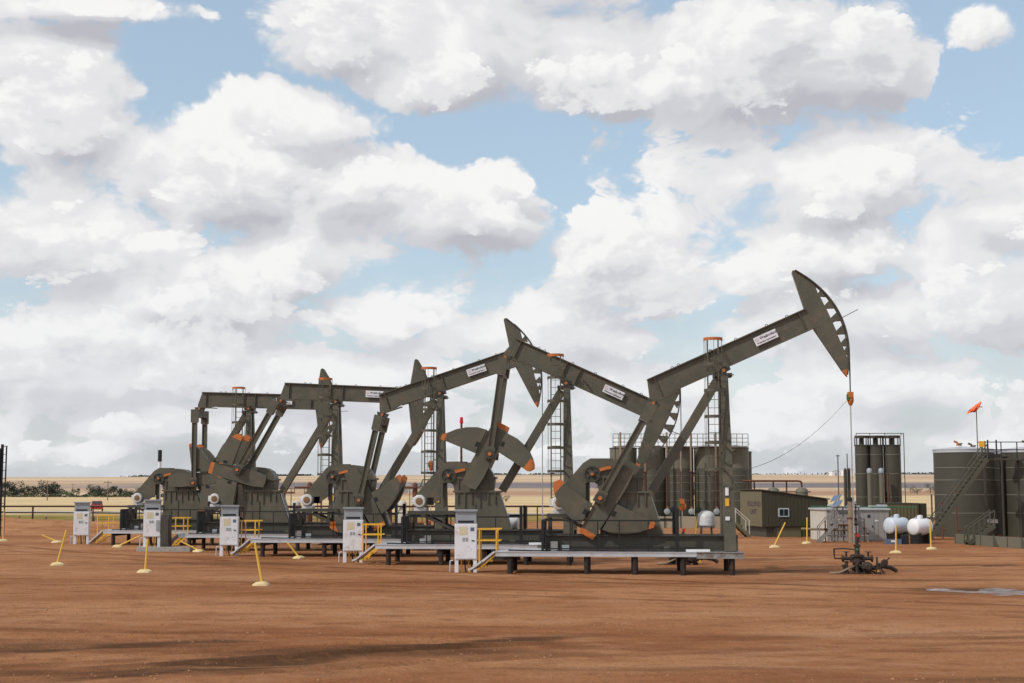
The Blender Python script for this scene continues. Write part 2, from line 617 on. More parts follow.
def ground_mat():
    m = bpy.data.materials.new('soil_and_fields')
    m.use_nodes = True
    t = m.node_tree
    b = t.nodes['Principled BSDF']
    T = NT(t)
    P = T.n('ShaderNodeNewGeometry').outputs['Position']
    x, y, z = T.sep(P)
    # --- red gravel pad
    big = T.noise(T.v('MULTIPLY', P, (.07, .19, 1)), 1., 4., .55)
    streak = T.noise(T.v('MULTIPLY', P, (.20, .50, 1)), 1., 7., .62, dist=.8)       # wheel-dragged streaks
    fine = T.noise(P, 9., 5., .65)
    grit = T.noise(P, 38., 3., .7)
    mot = T.noise(T.v('MULTIPLY', P, (.9, 1.6, 1)), 1., 6., .62)
    soil = T.mix(T.mapr(big, .38, .60), (.300, .121, .049), (.430, .213, .102))
    soil = T.mix(T.mapr(streak, .52, .68, 0, .60), soil, (.205, .078, .032))
    soil = T.mix(T.mapr(streak, .46, .34, 0, .50), soil, (.45, .255, .148))
    soil = T.mix(T.mapr(mot, .52, .66, 0, .65), soil, (.205, .080, .033))
    soil = T.mix(T.mapr(mot, .44, .32, 0, .35), soil, (.47, .275, .168))
    soil = T.mix(T.mapr(fine, .46, .70, 0, .45), soil, (.210, .086, .038))
    soil = T.mix(T.mapr(grit, .58, .70, 0, .4), soil, (.48, .30, .20))
    soil = T.mix(T.mapr(grit, .42, .30, 0, .45), soil, (.16, .066, .033))
    # sweeping wheel marks: pairs of worn lines along wide arcs
    brk = T.mapr(T.noise(T.v('MULTIPLY', P, (.5, .5, 1)), 1., 4., .6), .34, .58)
    trk = None
    for cx, cy, rad, wd, k in ((60., 140., 108.2, .16, .9), (60., 140., 110.2, .16, .7), (-40., -60., 108., .14, .6), (-40., -60., 110., .14, .6), (-70., 120., 128., .16, .6), (-70., 120., 130., .16, .6),
                               (10., 160., 131., .2, .6), (10., 160., 133.2, .2, .5), (30., -70., 100., .15, .5), (30., -70., 102., .15, .5), (0., 190., 127., .2, .5), (0., 190., 129., .2, .5)):
        dist = T.v('LENGTH', T.v('MULTIPLY', T.v('SUBTRACT', P, (cx, cy, 0)), (1, 1, 0)))
        ln = T.m('MULTIPLY', T.mapr(T.m('ABSOLUTE', T.m('SUBTRACT', dist, rad)), wd, wd * 2.6, 1., 0.), k)
        trk = ln if trk is None else T.m('MAXIMUM', trk, ln)
    soil = T.mix(T.m('MULTIPLY', trk, T.m("MULTIPLY", brk, .95)), soil, (.145, .054, .022))
    # damp churned track in the foreground and damp ground round the puddle
    wob = T.v('MULTIPLY_ADD', T.v('SUBTRACT', T.n('ShaderNodeTexNoise', {'Vector': T.v('MULTIPLY', P, (.25, .9, 1)), 'Scale': 1., 'Detail': 5.}).outputs[1], (.5, .5, .5)),
              (4.0, 1.6, 0), P)
    wet = None
    for cx, cy, sx, sy, k in ((-2.6, 26.2, 4.2, 1.2, .6), (-8.2, 27.4, 3.6, 1.1, .5), (-6.2, 23.6, 3.4, .6, .6), (9.5, 22.6, 6.0, .6, .5), (-12., 57., 7., 1.6, .45), (-2., 45.5, 7., .5, .4), (13.9, 42.2, 2.6, 1.6, .7), (10.5, 51.6, 4.0, 1.2, .75),
                              (5.5, 45.5, 7.0, .28, .5), (12.5, 46.8, 5., .5, .5), (2.5, 24.0, 5., .3, .35)):
        dv = T.v('MULTIPLY_ADD', wob, (1 / sx, 1 / sy, 0), (-cx / sx, -cy / sy, 0))
        g = T.m('MULTIPLY', T.m('EXPONENT', T.m('MULTIPLY', T.v('DOT_PRODUCT', dv, T.v('MULTIPLY', dv, (1, 1, 0))), -1.)), k)
        wet = g if wet is None else T.m('MAXIMUM', wet, g)
    # the churned track climbs to the right
    sh = T.v('ADD', wob, T.xyz(0., T.m('MULTIPLY', x, -.5), 0.))
    for cx, cy, sx, sy, k in ((-3.2, 27.65, 2.9, .50, 1.7), (-4.3, 26.9, 2.0, .32, 1.5), (-1.4, 28.3, 2.4, .40, 1.3), (-7.5, 31.2, 2.4, .6, .9), (-5.5, 26.2, 2.2, .3, 1.0)):
        dv = T.v('MULTIPLY_ADD', sh, (1 / sx, 1 / sy, 0), (-cx / sx, -cy / sy, 0))
        g = T.m('MULTIPLY', T.m('EXPONENT', T.m('MULTIPLY', T.v('DOT_PRODUCT', dv, T.v('MULTIPLY', dv, (1, 1, 0))), -1.)), k)
        wet = T.m('MAXIMUM', wet, g)
    wetm = T.m('MULTIPLY', T.mapr(wet, .18, .85, 0, 1, smooth=True), T.mapr(T.noise(T.v('MULTIPLY', P, (.9, 3.0, 1)), 1., 5., .65), .32, .50, .35, 1.))
    soil = T.mix(T.m('MULTIPLY', T.mapr(wet, .06, .55, 0, .72, smooth=True), T.mapr(mot, .30, .52, .45, 1.)), soil, (.175, .076, .036))
    soil = T.mix(T.m('MULTIPLY', wetm, .85), soil, (.072, .034, .015))
    # --- land beyond the pad, by distance with wandering edges
    e1 = T.m('ADD', y, T.m('MULTIPLY', T.m('SUBTRACT', T.noise(P, .06, 3.), .5), 26.))
    tuft = T.noise(T.v('MULTIPLY', P, (.35, .12, 1)), 1., 5., .65)
    grass = T.mix(T.mapr(tuft, .38, .62), (.16, .12, .03), (.33, .225, .07))
    grass = T.mix(T.mapr(T.noise(T.v('MULTIPLY', P, (.012, .03, 1)), 1., 3.), .42, .60), grass, (.15, .185, .03))
    stub = T.noise(T.v('MULTIPLY', P, (.010, .05, 1)), 1., 6., .6)
    stubble = T.mix(T.mapr(stub, .35, .65), (.50, .365, .195), (.64, .50, .30))
    farn = T.noise(T.v('MULTIPLY', P, (.0016, .0042, 1)), 1., 3., .5)
    fy = T.m('ADD', y, T.m('MULTIPLY', T.m('SUBTRACT', T.noise(T.v('MULTIPLY', P, (.004, .004, 0)), 1., 3.), .5), 160.))
    hill = T.mix(T.mapr(farn, .42, .56, smooth=True), (.56, .425, .285), (.44, .315, .215))
    # ploughed strips of the far slopes, shade painted into the purple-grey
    hill = T.mix(T.m('MULTIPLY', T.mapr(fy, 780, 830, 0, 1), T.m('MULTIPLY', T.mapr(fy, 1120, 1050, 0, 1), T.mapr(x, -330, -190, 0, .9))), hill, (.155, .145, .165))
    hill = T.mix(T.m('MULTIPLY', T.mapr(fy, 480, 520, 0, 1), T.m('MULTIPLY', T.mapr(fy, 700, 640, 0, 1), T.mapr(x, -160, -60, 0, .8))), hill, (.33, .185, .115))
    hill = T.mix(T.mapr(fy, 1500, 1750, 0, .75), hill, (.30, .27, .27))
    scrub = T.noise(T.v('MULTIPLY', P, (.03, .012, 1)), 1., 5., .7)
    hill = T.mix(T.m('MULTIPLY', T.mapr(scrub, .60, .70, 0, .8), T.mapr(fy, 1300, 500)), hill, (.14, .125, .05))
    c = T.mix(T.mapr(e1, 128, 133), soil, grass)
    c = T.mix(T.mapr(e1, 188, 205), c, stubble)
    c = T.mix(T.mapr(fy, 430, 500), c, hill)
    t.links.new(c, b.inputs['Base Color'])
    t.links.new(T.mapr(wetm, 0, 1, .95, .80), b.inputs['Roughness'])
    b.inputs['Specular IOR Level'].default_value = .08
    hgt = T.m('ADD', T.m('MULTIPLY', fine, 1.), T.m('ADD', T.m('MULTIPLY', grit, .5), T.m('MULTIPLY', T.noise(P, 2.6, 4., .6), 1.6)))
    bp = T.n('ShaderNodeBump', {'Strength': .8, 'Distance': .09, 'Height': hgt})
    t.links.new(bp.outputs[0], b.inputs['Normal'])
    return m


build_ground()


def build_road():
    mat('road_gravel', (.36, .33, .29), .9, var=.2, scale=.2)
    vs, fs = [], []
    n = 60
    for i in range(n + 1):
        x = -260 + 520 * i / n
        y = 192 - .28 * x
        for dy in (-4, 4):
            vs.append((x, y + dy, gz(x, y + dy) + .25 - abs(dy) * .02))
    for i in range(n):
        a = 2 * i
        fs.append((a, a + 2, a + 3, a + 1))
    me = bpy.data.meshes.new('road')
    me.from_pydata(vs, [], fs)
    me.materials.append(MATS['road_gravel'])
    structure(link('road', me))


build_road()


def build_puddle():
    m = bpy.data.materials.new('puddle_water')
    m.use_nodes = True
    b = m.node_tree.nodes['Principled BSDF']
    T = NT(m.node_tree)
    P = T.n('ShaderNodeNewGeometry').outputs['Position']
    n = T.noise(T.v('MULTIPLY', P, (1.1, 2.4, 1)), 1., 5., .65)
    c = T.mix(T.mapr(n, .42, .60), (.34, .29, .28), (.12, .062, .036))
    m.node_tree.links.new(c, b.inputs['Base Color'])
    m.node_tree.links.new(T.mapr(n, .42, .62, .07, .6), b.inputs['Roughness'])
    b.inputs['IOR'].default_value = 1.33
    MATS['puddle_water'] = m
    # one flat sheet of water; the uneven ground breaks through it and shapes its edge
    cx, cy, rx, ry, n = 14.75, 41.8, 3.3, 2.3, 48
    vs = [(cx, cy, -.016)]
    for i in range(n):
        a = 2 * math.pi * i / n
        vs.append((cx + rx * math.cos(a), cy + ry * math.sin(a), -.016))
    me = bpy.data.meshes.new('puddle')
    me.from_pydata(vs, [], [(0, 1 + i, 1 + (i + 1) % n) for i in range(n)])
    me.materials.append(m)
    o = link('puddle', me)
    structure(o)
    o['label'] = 'shallow rainwater puddle reflecting the sky on red soil'


build_puddle()


def build_clods():
    """loose stones and clods on the bare pad: countless, one object"""
    rng = np.random.default_rng(4)
    base = np.array([(1, 0, 0), (-.5, .87, 0), (-.5, -.87, 0), (.1, .1, .8), (.3, -.1, -.5)])
    tri = np.array([(0, 1, 3), (1, 2, 3), (2, 0, 3), (1, 0, 4), (2, 1, 4), (0, 2, 4)])
    vs, fs = [], []
    n = 9000
    yy = 20 + 48 * rng.random(n) ** 1.6
    xx = (rng.random(n) - .5) * 2 * (yy * .40 + 2)
    cl = fbm(xx / 3, yy / 1.2, 3, 31)
    keep = cl > -.05 + .1 * rng.random(n)
    xx, yy = xx[keep], yy[keep]
    zz = ground_z(xx, yy)
    for i in range(len(xx)):
        s = .010 + .035 * rng.random() ** 5
        a = rng.random() * 6.28
        ca, sa = math.cos(a), math.sin(a)
        v = base * s * (0.7 + .6 * rng.random((5, 1)))
        v = np.stack([v[:, 0] * ca - v[:, 1] * sa + xx[i], v[:, 0] * sa + v[:, 1] * ca + yy[i], v[:, 2] * .8 + zz[i] + s * .15], -1)
        fs.append(tri + 5 * i)
        vs.append(v)
    me = bpy.data.meshes.new('loose_stones')
    me.from_pydata(np.concatenate(vs).tolist(), [], np.concatenate(fs).tolist())
    mat('stone', (.33, .17, .095), .9, var=.5, scale=.8)
    me.materials.append(MATS['stone'])
    o = link('loose_stones', me)
    o['kind'] = 'stuff'
    o['label'] = 'loose stones and clods scattered over the red soil'


build_clods()

# ------------------------------------------------------------------ pump jacks
X0, Y0, DX, DY, TH = 7.55, 50.754, -5.369, 6.197, -.068
HP = 7.14                       # pivot height
CRK = (-3.67, 3.38)             # crank shaft (A, Z)
TILT = [.418, -.43, .323, -.047, -.031]
CRANK = [239, 63, -62, 166, 3]
WRIST = [(-4.41, 2.63), (-2.99, 4.31), (-3.42, 2.45), (-4.59, 3.84), (-2.67, 3.23)]
DECK0 = [-8.05, -7.45, -8.1, -7.3, -7.3]


def pump_xy(i, A, L):
    c, s = math.cos(TH), math.sin(TH)
    return X0 + DX * i + c * A + s * L, Y0 + DY * i + s * A - c * L


def arc_a(b):
    return 4.62 - .165 * (b - .1) ** 2


def make_pump():
    t = thing('pump_jack', 'x', 'pump jack', group='row of olive pump jacks')
    # skid: two long I beams tied by cross members, standing on the deck
    for l in (-.55, .55):
        MB().ibar((-6.35, l, 1.075), (.38, l, 1.075), .26, .53, .035, .03).build('skid_beam', 'olive_dark', t)
    for a in (-6.2, -4.5, -2.3, -.9, .2):
        MB().box(a - .08, a + .08, -.41, .41, .85, 1.30).build('skid_cross_member', 'olive_dark', t)
    # gear pedestal
    ped = MB().prism([(-4.42, 1.345), (-2.19, 1.345), (-2.68, 2.80), (-4.42, 2.80)], -.5, .5)
    ped.box(-4.50, -2.58, -.56, .56, 2.80, 2.87)
    p = ped.build('pedestal', 'olive', t)
    for a in (-4.3, -4.02, -3.74, -3.42, -3.1, -2.82):
        z0 = 2.35 if a not in (-4.02, -3.42) else 2.2
        MB().box(a - .018, a + .018, .503, .56, z0, 2.797).build('rib', 'olive', p)
    MB().box(-3.62, -3.59, .503, .53, 1.36, 2.35).build('rib', 'olive_dark', p)
    # bright edge plate down the sloping end
    MB().bar((-2.62, .30, 2.72), (-2.17, .30, 1.40), .10, .03, up=(1, 0, .3)).build('slope_rail', 'galv', p)
    # gearbox
    g = MB().prism([(-4.46, 2.873), (-2.92, 2.873), (-2.86, 3.28), (-2.92, 3.52), (-3.08, 3.78), (-3.35, 3.93), (-3.8, 3.99), (-4.3, 3.98), (-4.62, 3.86), (-4.78, 3.6),
                    (-4.76, 3.28), (-4.5, 3.1)], -.42, .42)
    g = g.build('gearbox', 'olive', t)
    MB().box(-4.82, -2.80, -.47, .47, 3.33, 3.42).build('split_flange', 'olive', g)
    for a in (-4.3, -3.65, -3.05):
        MB().box(a - .025, a + .025, .424, .47, 2.88, 3.325).build('gearbox_rib', 'olive', g)
    MB().cyl((CRK[0], -.62, CRK[1]), (CRK[0], .62, CRK[1]), .17, 18).build('crank_shaft', 'olive_dark', t)
    # belt guard + sheave
    bg = MB().prism([(-6.12, 2.45), (-6.0, 2.72), (-5.02, 3.86), (-4.75, 4.03), (-3.95, 4.03), (-3.95, 3.78), (-4.3, 3.62), (-4.6, 3.2), (-4.92, 3.16), (-4.92, 2.62), (-5.38, 2.30)], .14, .30)
    bg = bg.build('belt_guard', 'olive', t)
    MB().prism([(-4.62, 3.74), (-4.05, 3.83), (-3.7, 3.84), (-3.7, 3.80), (-4.05, 3.79), (-4.6, 3.70)], .302, .36).build('guard_lip', 'olive', bg)
    sh = MB().lathe([(.30, -.11), (.30, -.06), (.265, -.05), (.265, .0), (.30, .01), (.30, .07), (.25, .075), (.24, .045), (.10, .045), (.10, .10), (.075, .11)],
                    (-4.69, .45, 3.47), 'L', 24).build('sheave', 'olive_dark', t)
    for k in range(5):
        a = 2 * math.pi * k / 5 + .3
        MB().cyl((-4.69 + .17 * math.cos(a), .496, 3.47 + .17 * math.sin(a)), (-4.69 + .17 * math.cos(a), .506, 3.47 + .17 * math.sin(a)), .042, 10).build('hole_shade_disc', 'black', sh)  # black disc standing in for the shade inside an open hole
    MB().cyl((-4.69, .56, 3.47), (-4.69, .60, 3.47), .055, 10).build('hub', 'orange', sh)
    MB().bar((-4.42, .50, 3.62), (-4.02, .52, 3.72), .05, .11).build('brake_lever', 'orange', t)
    # motor on its raised frame
    fr = MB().box(-6.30, -4.42, -.62, .62, 1.93, 2.07)
    fr.bar((-5.75, .58, 1.93), (-4.5, .58, 1.36), .10, .10).bar((-5.75, -.58, 1.93), (-4.5, -.58, 1.36), .10, .10)
    fr = fr.build('motor_frame', 'olive_dark', t)
    for l in (-.5, .5):
        for a in (-6.2, -4.86):
            MB().box(a - .05, a + .05, l - .05, l + .05, 1.345, 1.928).build('frame_leg', 'olive_dark', fr)
    MB().box(-4.93, -4.78, .02, .12, 2.075, 3.2).build('guard_post', 'olive', fr)
    prof = [(.10, .40), (.17, .39), (.20, .36), (.275, .33)]
    y = .33
    prof = [(.12, .43), (.22, .42), (.255, .38), (.255, .22)]
    for k in range(9):
        y0 = .20 - k * .055
        prof += [(.255, y0), (.255, y0 - .025), (.225, y0 - .028), (.225, y0 - .052)]
    prof += [(.24, -.32), (.10, -.34)]
    mo = MB().lathe(prof[::-1], (-5.86, 0, 2.455), 'L', 24)
    mo = mo.build('motor', 'motor_white', t)
    MB().box(-6.1, -5.62, -.25, .30, 2.075, 2.2).build('motor_foot', 'motor_white', mo)
    MB().lathe([(.145, .43), (.145, .445), (.05, .46)], (-5.86, 0, 2.455), 'L', 16).build('fan_cover', 'brown_cap', mo)
    MB().box(-6.22, -6.10, -.1, .22, 2.33, 2.60).build('terminal_box', 'motor_white', mo)
    MB().box(-5.55, -5.30, .10, .30, 2.30, 2.60).build('motor_pulley', 'black', t)
    # cranks with counterweights, one each side; crank frame: x along the arm
    for sgn, l0, l1 in ((1, .62, .80), (-1, -.80, -.62)):
        arm = MB().prism([(-.38, -.30), (-.42, 0), (-.38, .30), (.2, .37), (1.2, .34), (2.22, .29), (2.22, -.29), (1.2, -.34), (.2, -.37)], l0, l1)
        o = arm.build('crank', 'olive', t, (CRK[0], 0, CRK[1]))
        MB().prism([(2.222, -.29), (2.222, .29), (2.42, .27), (2.42, -.27)], l0, l1).build('painted_tip', 'orange', o)
        k0, k1 = (l0 - .02, l1 + .10) if sgn > 0 else (l0 - .10, l1 + .02)
        plus = [(.90, .37), (.79, 1.68), (1.12, 1.72), (1.2, 1.64), (1.40, 1.47), (1.65, 1.15), (1.86, .74), (1.93, .37)]
        plus_tip = [(.79, 1.682), (.77, 1.84), (.94, 1.88), (1.12, 1.722)]
        minus = [(1.36, -.37), (1.23, -1.60), (1.73, -1.69), (1.90, -1.48), (2.06, -1.16), (2.17, -.75), (2.18, -.37)]
        minus_tip = [(1.23, -1.602), (1.20, -1.80), (1.38, -1.93), (1.54, -1.86), (1.73, -1.692)]
        for poly, tip in ((plus, plus_tip), (minus, minus_tip)):
            MB().prism(poly, k0, k1).build('counterweight', 'olive', o)
            MB().prism(tip, k0, k1).build('painted_tip', 'orange', o)
            # bolt pocket: a black plate painting in a recess's shade near the arm
            s1 = 1 if poly[0][1] > 0 else -1
            u0 = poly[0][0] + .25
            f0 = k1 if sgn > 0 else k0
            MB().box(u0, u0 + .2, f0 - .004, f0 + .006, s1 * .45 - .07, s1 * .45 + .07).build('pocket_shade_plate', 'black', o)
    # beam with tail, flanges and stiffeners; local frame at the pivot
    bm_ = MB().prism([(-2.60, .80), (3.56, .80), (3.56, .10), (-1.75, .10), (-2.20, .02), (-2.80, .02), (-2.80, .15)], -.09, .09)
    wb = bm_.build('walking_beam', 'olive', t, (0, 0, HP))
    MB().box(-2.60, 3.60, -.19, .19, .802, .84).build('top_flange', 'olive', wb)
    MB().box(-1.78, 3.58, -.19, .19, .062, .098).build('bottom_flange', 'olive', wb)
    MB().bar((-2.80, 0, .0), (-1.80, 0, .0), .38, .036).build('tail_flange', 'olive', wb)
    for a in (-2.35, -.30, .30, 3.30):
        MB().box(a - .012, a + .012, -.18, .18, .102, .798).build('stiffener', 'olive', wb)
    for a in (-1.6, -1.35, -.1, .9, 2.1, 2.9):
        MB().ring((a, 0, .85), .05, .012, 10, 5, 'L', 0, 180).build('lifting_eye', 'olive_dark', wb)
    MB().box(-.26, .26, -.24, .24, -.06, .058).build('saddle', 'olive_dark', wb)
    np_ = MB().box(1.44, 2.30, .192, .205, .30, .62).build('nameplate', 'white', wb)
    text_mesh('lettering', 'Weatherford', .135, 'lead_text', np_, (1.98, -.2075, .515), (R(90), 0, 0), .004, .88)
    text_mesh('lettering', 'Production Optimization', .075, 'lead_text', np_, (1.87, -.2075, .375), (R(90), 0, 0), .002, .95)
    MB().ring((1.545, .2075, .51), .05, .009, 14, 5, 'L').build('emblem', 'emblem_pink', np_)
    MB().cyl((0, -.34, 0), (0, .34, 0), .13, 14).build('saddle_bearing', 'olive_dark', t, (0, 0, HP))
    MB().cyl((0, .342, 0), (0, .37, 0), .06, 12).build('bearing_cap', 'orange', t, (0, 0, HP))
    # horse head: solid back plate, curved wireline face, webs between open windows
    def q(b, ins):
        return (arc_a(b) - ins, b)
    back = [(3.72, 2.20), (3.78, 2.27), (3.88, 2.22)]
    bs = [2.1, 1.9, 1.7, 1.5]
    back += [(arc_a(b) - .03, b) for b in bs]
    wins = [(1.36, 1.12, .06, .17), (1.05, .64, .17, .27), (.55, .14, .27, .31), (.04, -.36, .31, .29), (-.46, -.82, .29, .22), (-.90, -1.14, .19, .12), (-1.20, -1.32, .08, .05)]
    for b0, b1, i0, i1 in wins:
        back += [(arc_a(b0) - .04 - i0, b0), (arc_a(b1) - .04 - i1, b1)]
    back += [(arc_a(b) - .03, b) for b in (-1.45, -1.6, -1.72)]
    back += [(3.83, -1.72), (3.56, .0), (3.56, .82)]
    hd = MB().prism(back, -.10, .10).build('horse_head', 'olive', t, (0, 0, HP))
    tipp = [(3.83, -1.722), (arc_a(-1.722) - .03, -1.722), (arc_a(-1.95), -1.93), (3.90, -1.99)]
    MB().prism(tipp, -.10, .10).build('painted_tip', 'orange', hd)
    nb = 22
    bb = [2.24 - (2.24 + 1.93) * i / nb for i in range(nb + 1)]
    arc = [(arc_a(b) + .012, b) for b in bb] + [(arc_a(b) - .028, b) for b in bb[::-1]]
    f = MB()
    for i in range(nb):
        f.prism([(arc_a(bb[i]) + .014, bb[i]), (arc_a(bb[i + 1]) + .014, bb[i + 1]), (arc_a(bb[i + 1]) - .030, bb[i + 1]), (arc_a(bb[i]) - .030, bb[i])], -.18, .18)
    f.build('wireline_face', 'olive_dark', hd)
    for k in range(len(wins) - 1):
        b0, b1 = wins[k][1], wins[k + 1][0]
        i0, i1 = wins[k][3], wins[k + 1][2]
        MB().prism([(arc_a(b0) - .06 - i0, b0 + .01), (arc_a(b0) - .032, b0 + .13), (arc_a(b1) - .032, b1 - .13), (arc_a(b1) - .06 - i1, b1 - .01)], -.085, .085).build('web', 'olive', hd)
    MB().tube([(4.2, .05, -.02), (5.28, .05, .04)], .016, 6).build('latch_rod', 'steel_wire', hd)
    # samson post: two front legs, one long rear brace
    for s in (-1, 1):
        MB().bar((0.02, s * .24, HP - .2), (.10, s * .83, .785), .24, .26, up=(1, 0, 0), w2=.27, h2=.42).build('post_leg', 'olive', t)
    MB().bar((-.18, 0, HP - .28), (-2.58, 0, 2.87), .36, .32, up=(1, 0, 0)).build('rear_brace', 'olive', t)
    MB().box(-.35, .30, -.36, .36, HP - .22, HP - .09).build('post_head', 'olive_dark', t)
    for s in (-1, 1):
        MB().cyl((.1, s * .36, HP - .16), (.36, s * .36, HP - .16), .02, 6).build('locking_pin', 'steel_wire', t)
    pl = MB().box(-.06, .08, .84, .846, 2.35, 2.62)
    pl.build('warning_plate', 'yellow', t)
    MB().box(-.05, .07, .805, .811, 2.72, 3.0).build('notice_plate', 'white', t)
    MB().box(-.06, .09, .895, .901, 1.86, 1.99).build('notice_plate', 'white', t)
    # caged ladder on the near side of the post
    la = MB()
    LA, LL = -.40, .70
    for a in (-.19, .19):
        la.bar((LA + a, LL, 2.4), (LA + a, LL, 8.2), .035, .05)
    la = la.build('ladder', 'olive', t)
    rg = None
    for k in range(19):
        z = 2.6 + k * .29
        if rg is None:
            rg = MB().cyl((LA - .18, LL, 0), (LA + .18, LL, 0), .012, 6).build('rung', 'olive', la, (0, 0, z))
        else:
            o = rg.copy()
            COL.objects.link(o)
            o.location = (0, 0, z)
    hp = None
    for z in (3.63, 4.55, 5.47, 6.39, 7.31):
        if hp is None:
            h = MB()
            n = 12
            for k in range(n):
                a0, a1 = R(-25 + 230 * k / n), R(-25 + 230 * (k + 1) / n)
                h.bar((LA + .33 * math.cos(a0), LL + .14 + .36 * math.sin(a0), 0), (LA + .33 * math.cos(a1), LL + .14 + .36 * math.sin(a1), 0), .014, .11)
            hp = h.build('cage_hoop', 'olive', la, (0, 0, z))
        else:
            o = hp.copy()
            COL.objects.link(o)
            o.location = (0, 0, z)
    top = link('cage_hoop', hp.data.copy(), la, (0, 0, 8.2))
    top.data.materials[0] = MATS['orange']
    for k in range(5):
        a = R(-25 + 230 * k / 4)
        p_ = (LA + .34 * math.cos(a), LL + .14 + .37 * math.sin(a))
        MB().bar((*p_, 3.6), (*p_, 8.2), .03, .012).build('cage_strap', 'olive', la)
    for z in (4.2, 6.4):
        MB().bar((LA + .19, LL, z), (0, .42, z), .04, .04).build('ladder_bracket', 'olive', la)
    # equaliser and pitmans: own frames, posed below
    e = MB().box(-.17, .17, -.95, .95, -.52, -.24)
    e.prism([(-.26, .02), (.26, .02), (.16, -.25), (-.16, -.25)], -.16, .16)
    e = e.build('equalizer', 'olive_dark', t)
    MB().cyl((0, .165, -.06), (0, .20, -.06), .065, 10).build('bearing_cap', 'orange', e)
    for s in (-1, 1):
        pm = MB().ibar((0, 0, .22), (0, 0, 3.35), .17, .25, .03, .05, up=(1, 0, 0))
        pm.box(-.18, .18, -.13, .13, 3.28, 3.98)
        pm.prism([(-.20, -.2), (.20, -.2), (.17, .30), (-.17, .30)], -.10, .10)
        pm = pm.build('pitman', 'olive', t)
        pm['side'] = s
        MB().box(-.15, .15, -.10, .10, 3.255, 3.278).build('clamp_strip', 'galv', pm)
        l0, l1 = (.102, .15) if s > 0 else (-.15, -.102)
        MB().cyl((0, l0, 0), (0, l1, 0), .20, 16).build('wrist_bearing', 'olive_dark', pm)
        l0, l1 = (.152, .19) if s > 0 else (-.19, -.152)
        MB().cyl((0, l0, 0), (0, l1, 0), .075, 10).build('wrist_cap', 'orange', pm)
    return t


def pose_pump(t, i):
    th = TILT[i]
    tail = Vector((-2.70 * math.cos(th), 0, HP - 2.70 * math.sin(th)))
    wx, wz = WRIST[i]
    d = Vector((tail.x - wx, 0, tail.z - wz))
    beta = math.atan2(d.x, d.z)
    for c in t.children:
        n = c.name.split('.')[0]
        if n in ('walking_beam', 'horse_head', 'saddle_bearing', 'bearing_cap'):
            c.rotation_euler = (0, -th, 0)
        elif n == 'crank':
            c.rotation_euler = (0, -R(CRANK[i]), 0)
        elif n == 'equalizer':
            c.location = tail
            c.rotation_euler = (0, beta, 0)
        elif n == 'pitman':
            c.location = (wx, -.94 * c['side'], wz)
            c.rotation_euler = (0, beta, 0)
            c.scale = (1, 1, d.length / 4.0 * .97)
    t.location = (X0 + DX * i, Y0 + DY * i, 0)
    t.rotation_euler = (0, 0, TH)


PUMP_LABELS = [
    'olive pump jack nearest the camera, head raised highest at the right',
    'olive pump jack second from the right, head tipped down, counterweights raised',
    'olive pump jack in the middle of the row, head raised, counterweights low',
    'olive pump jack second from the left, beam nearly level, counterweight pointing left',
    'olive pump jack farthest away at the left end of the row, beam level']
pump0 = make_pump()
PUMPS = [pump0] + [copy_tree(pump0) for _ in range(4)]
for i, t in enumerate(PUMPS):
    pose_pump(t, i)
    t['label'] = PUMP_LABELS[i]
    # bridle, carrier bar and polished rod hang from the head: built for this stroke position
    th = TILT[i]
    c, s = math.cos(th), math.sin(th)

    def w(a, b):
        return a * c - b * s, HP + a * s + b * c
    bs = [1.9 - .2 * k for k in range(20)]
    pts = [w(arc_a(b) + .03, b) for b in bs]
    k = max(range(len(pts)), key=lambda j: pts[j][0])
    xr = pts[k][0]
    zc = HP + 4.5 * th - 2.95
    br = None
    b_ = MB()
    for l in (-.06, .06):
        b_.tube([(a, l, z) for a, z in pts[:k + 1]] + [(xr, l, zc + .25)], .017, 6)
    br = b_.build('bridle', 'steel_wire', t)
    cb = MB().box(xr - .09, xr + .09, -.14, .14, zc + .10, zc + .30)
    cb.lathe([(.05, -.18), (.11, -.05), (.12, .08), (.07, .2)], (xr, 0, zc), n=10)
    cb.build('carrier_bar', 'orange', br)
    MB().box(xr - .14, xr - .04, .0, .12, zc + .02, zc + .22).build('load_cell', 'green_paint', br)
    MB().tube([(xr, 0, zc - .1), (xr, 0, 1.0)], .022, 8).build('polished_rod', 'rod', t)
    # signal cable sagging back to the post
    if i == 0:
        n = 18
        p0, p1 = Vector((xr - .1, .1, zc + .05)), Vector((.25, .55, 3.55))
        pts = []
        for j in range(n + 1):
            f = j / n
            p = p0.lerp(p1, f)
            p.z -= .85 * 4 * f * (1 - f) * .62
            pts.append(p)
        MB().tube(pts, .009, 5).build('signal_cable', 'steel_wire', t)


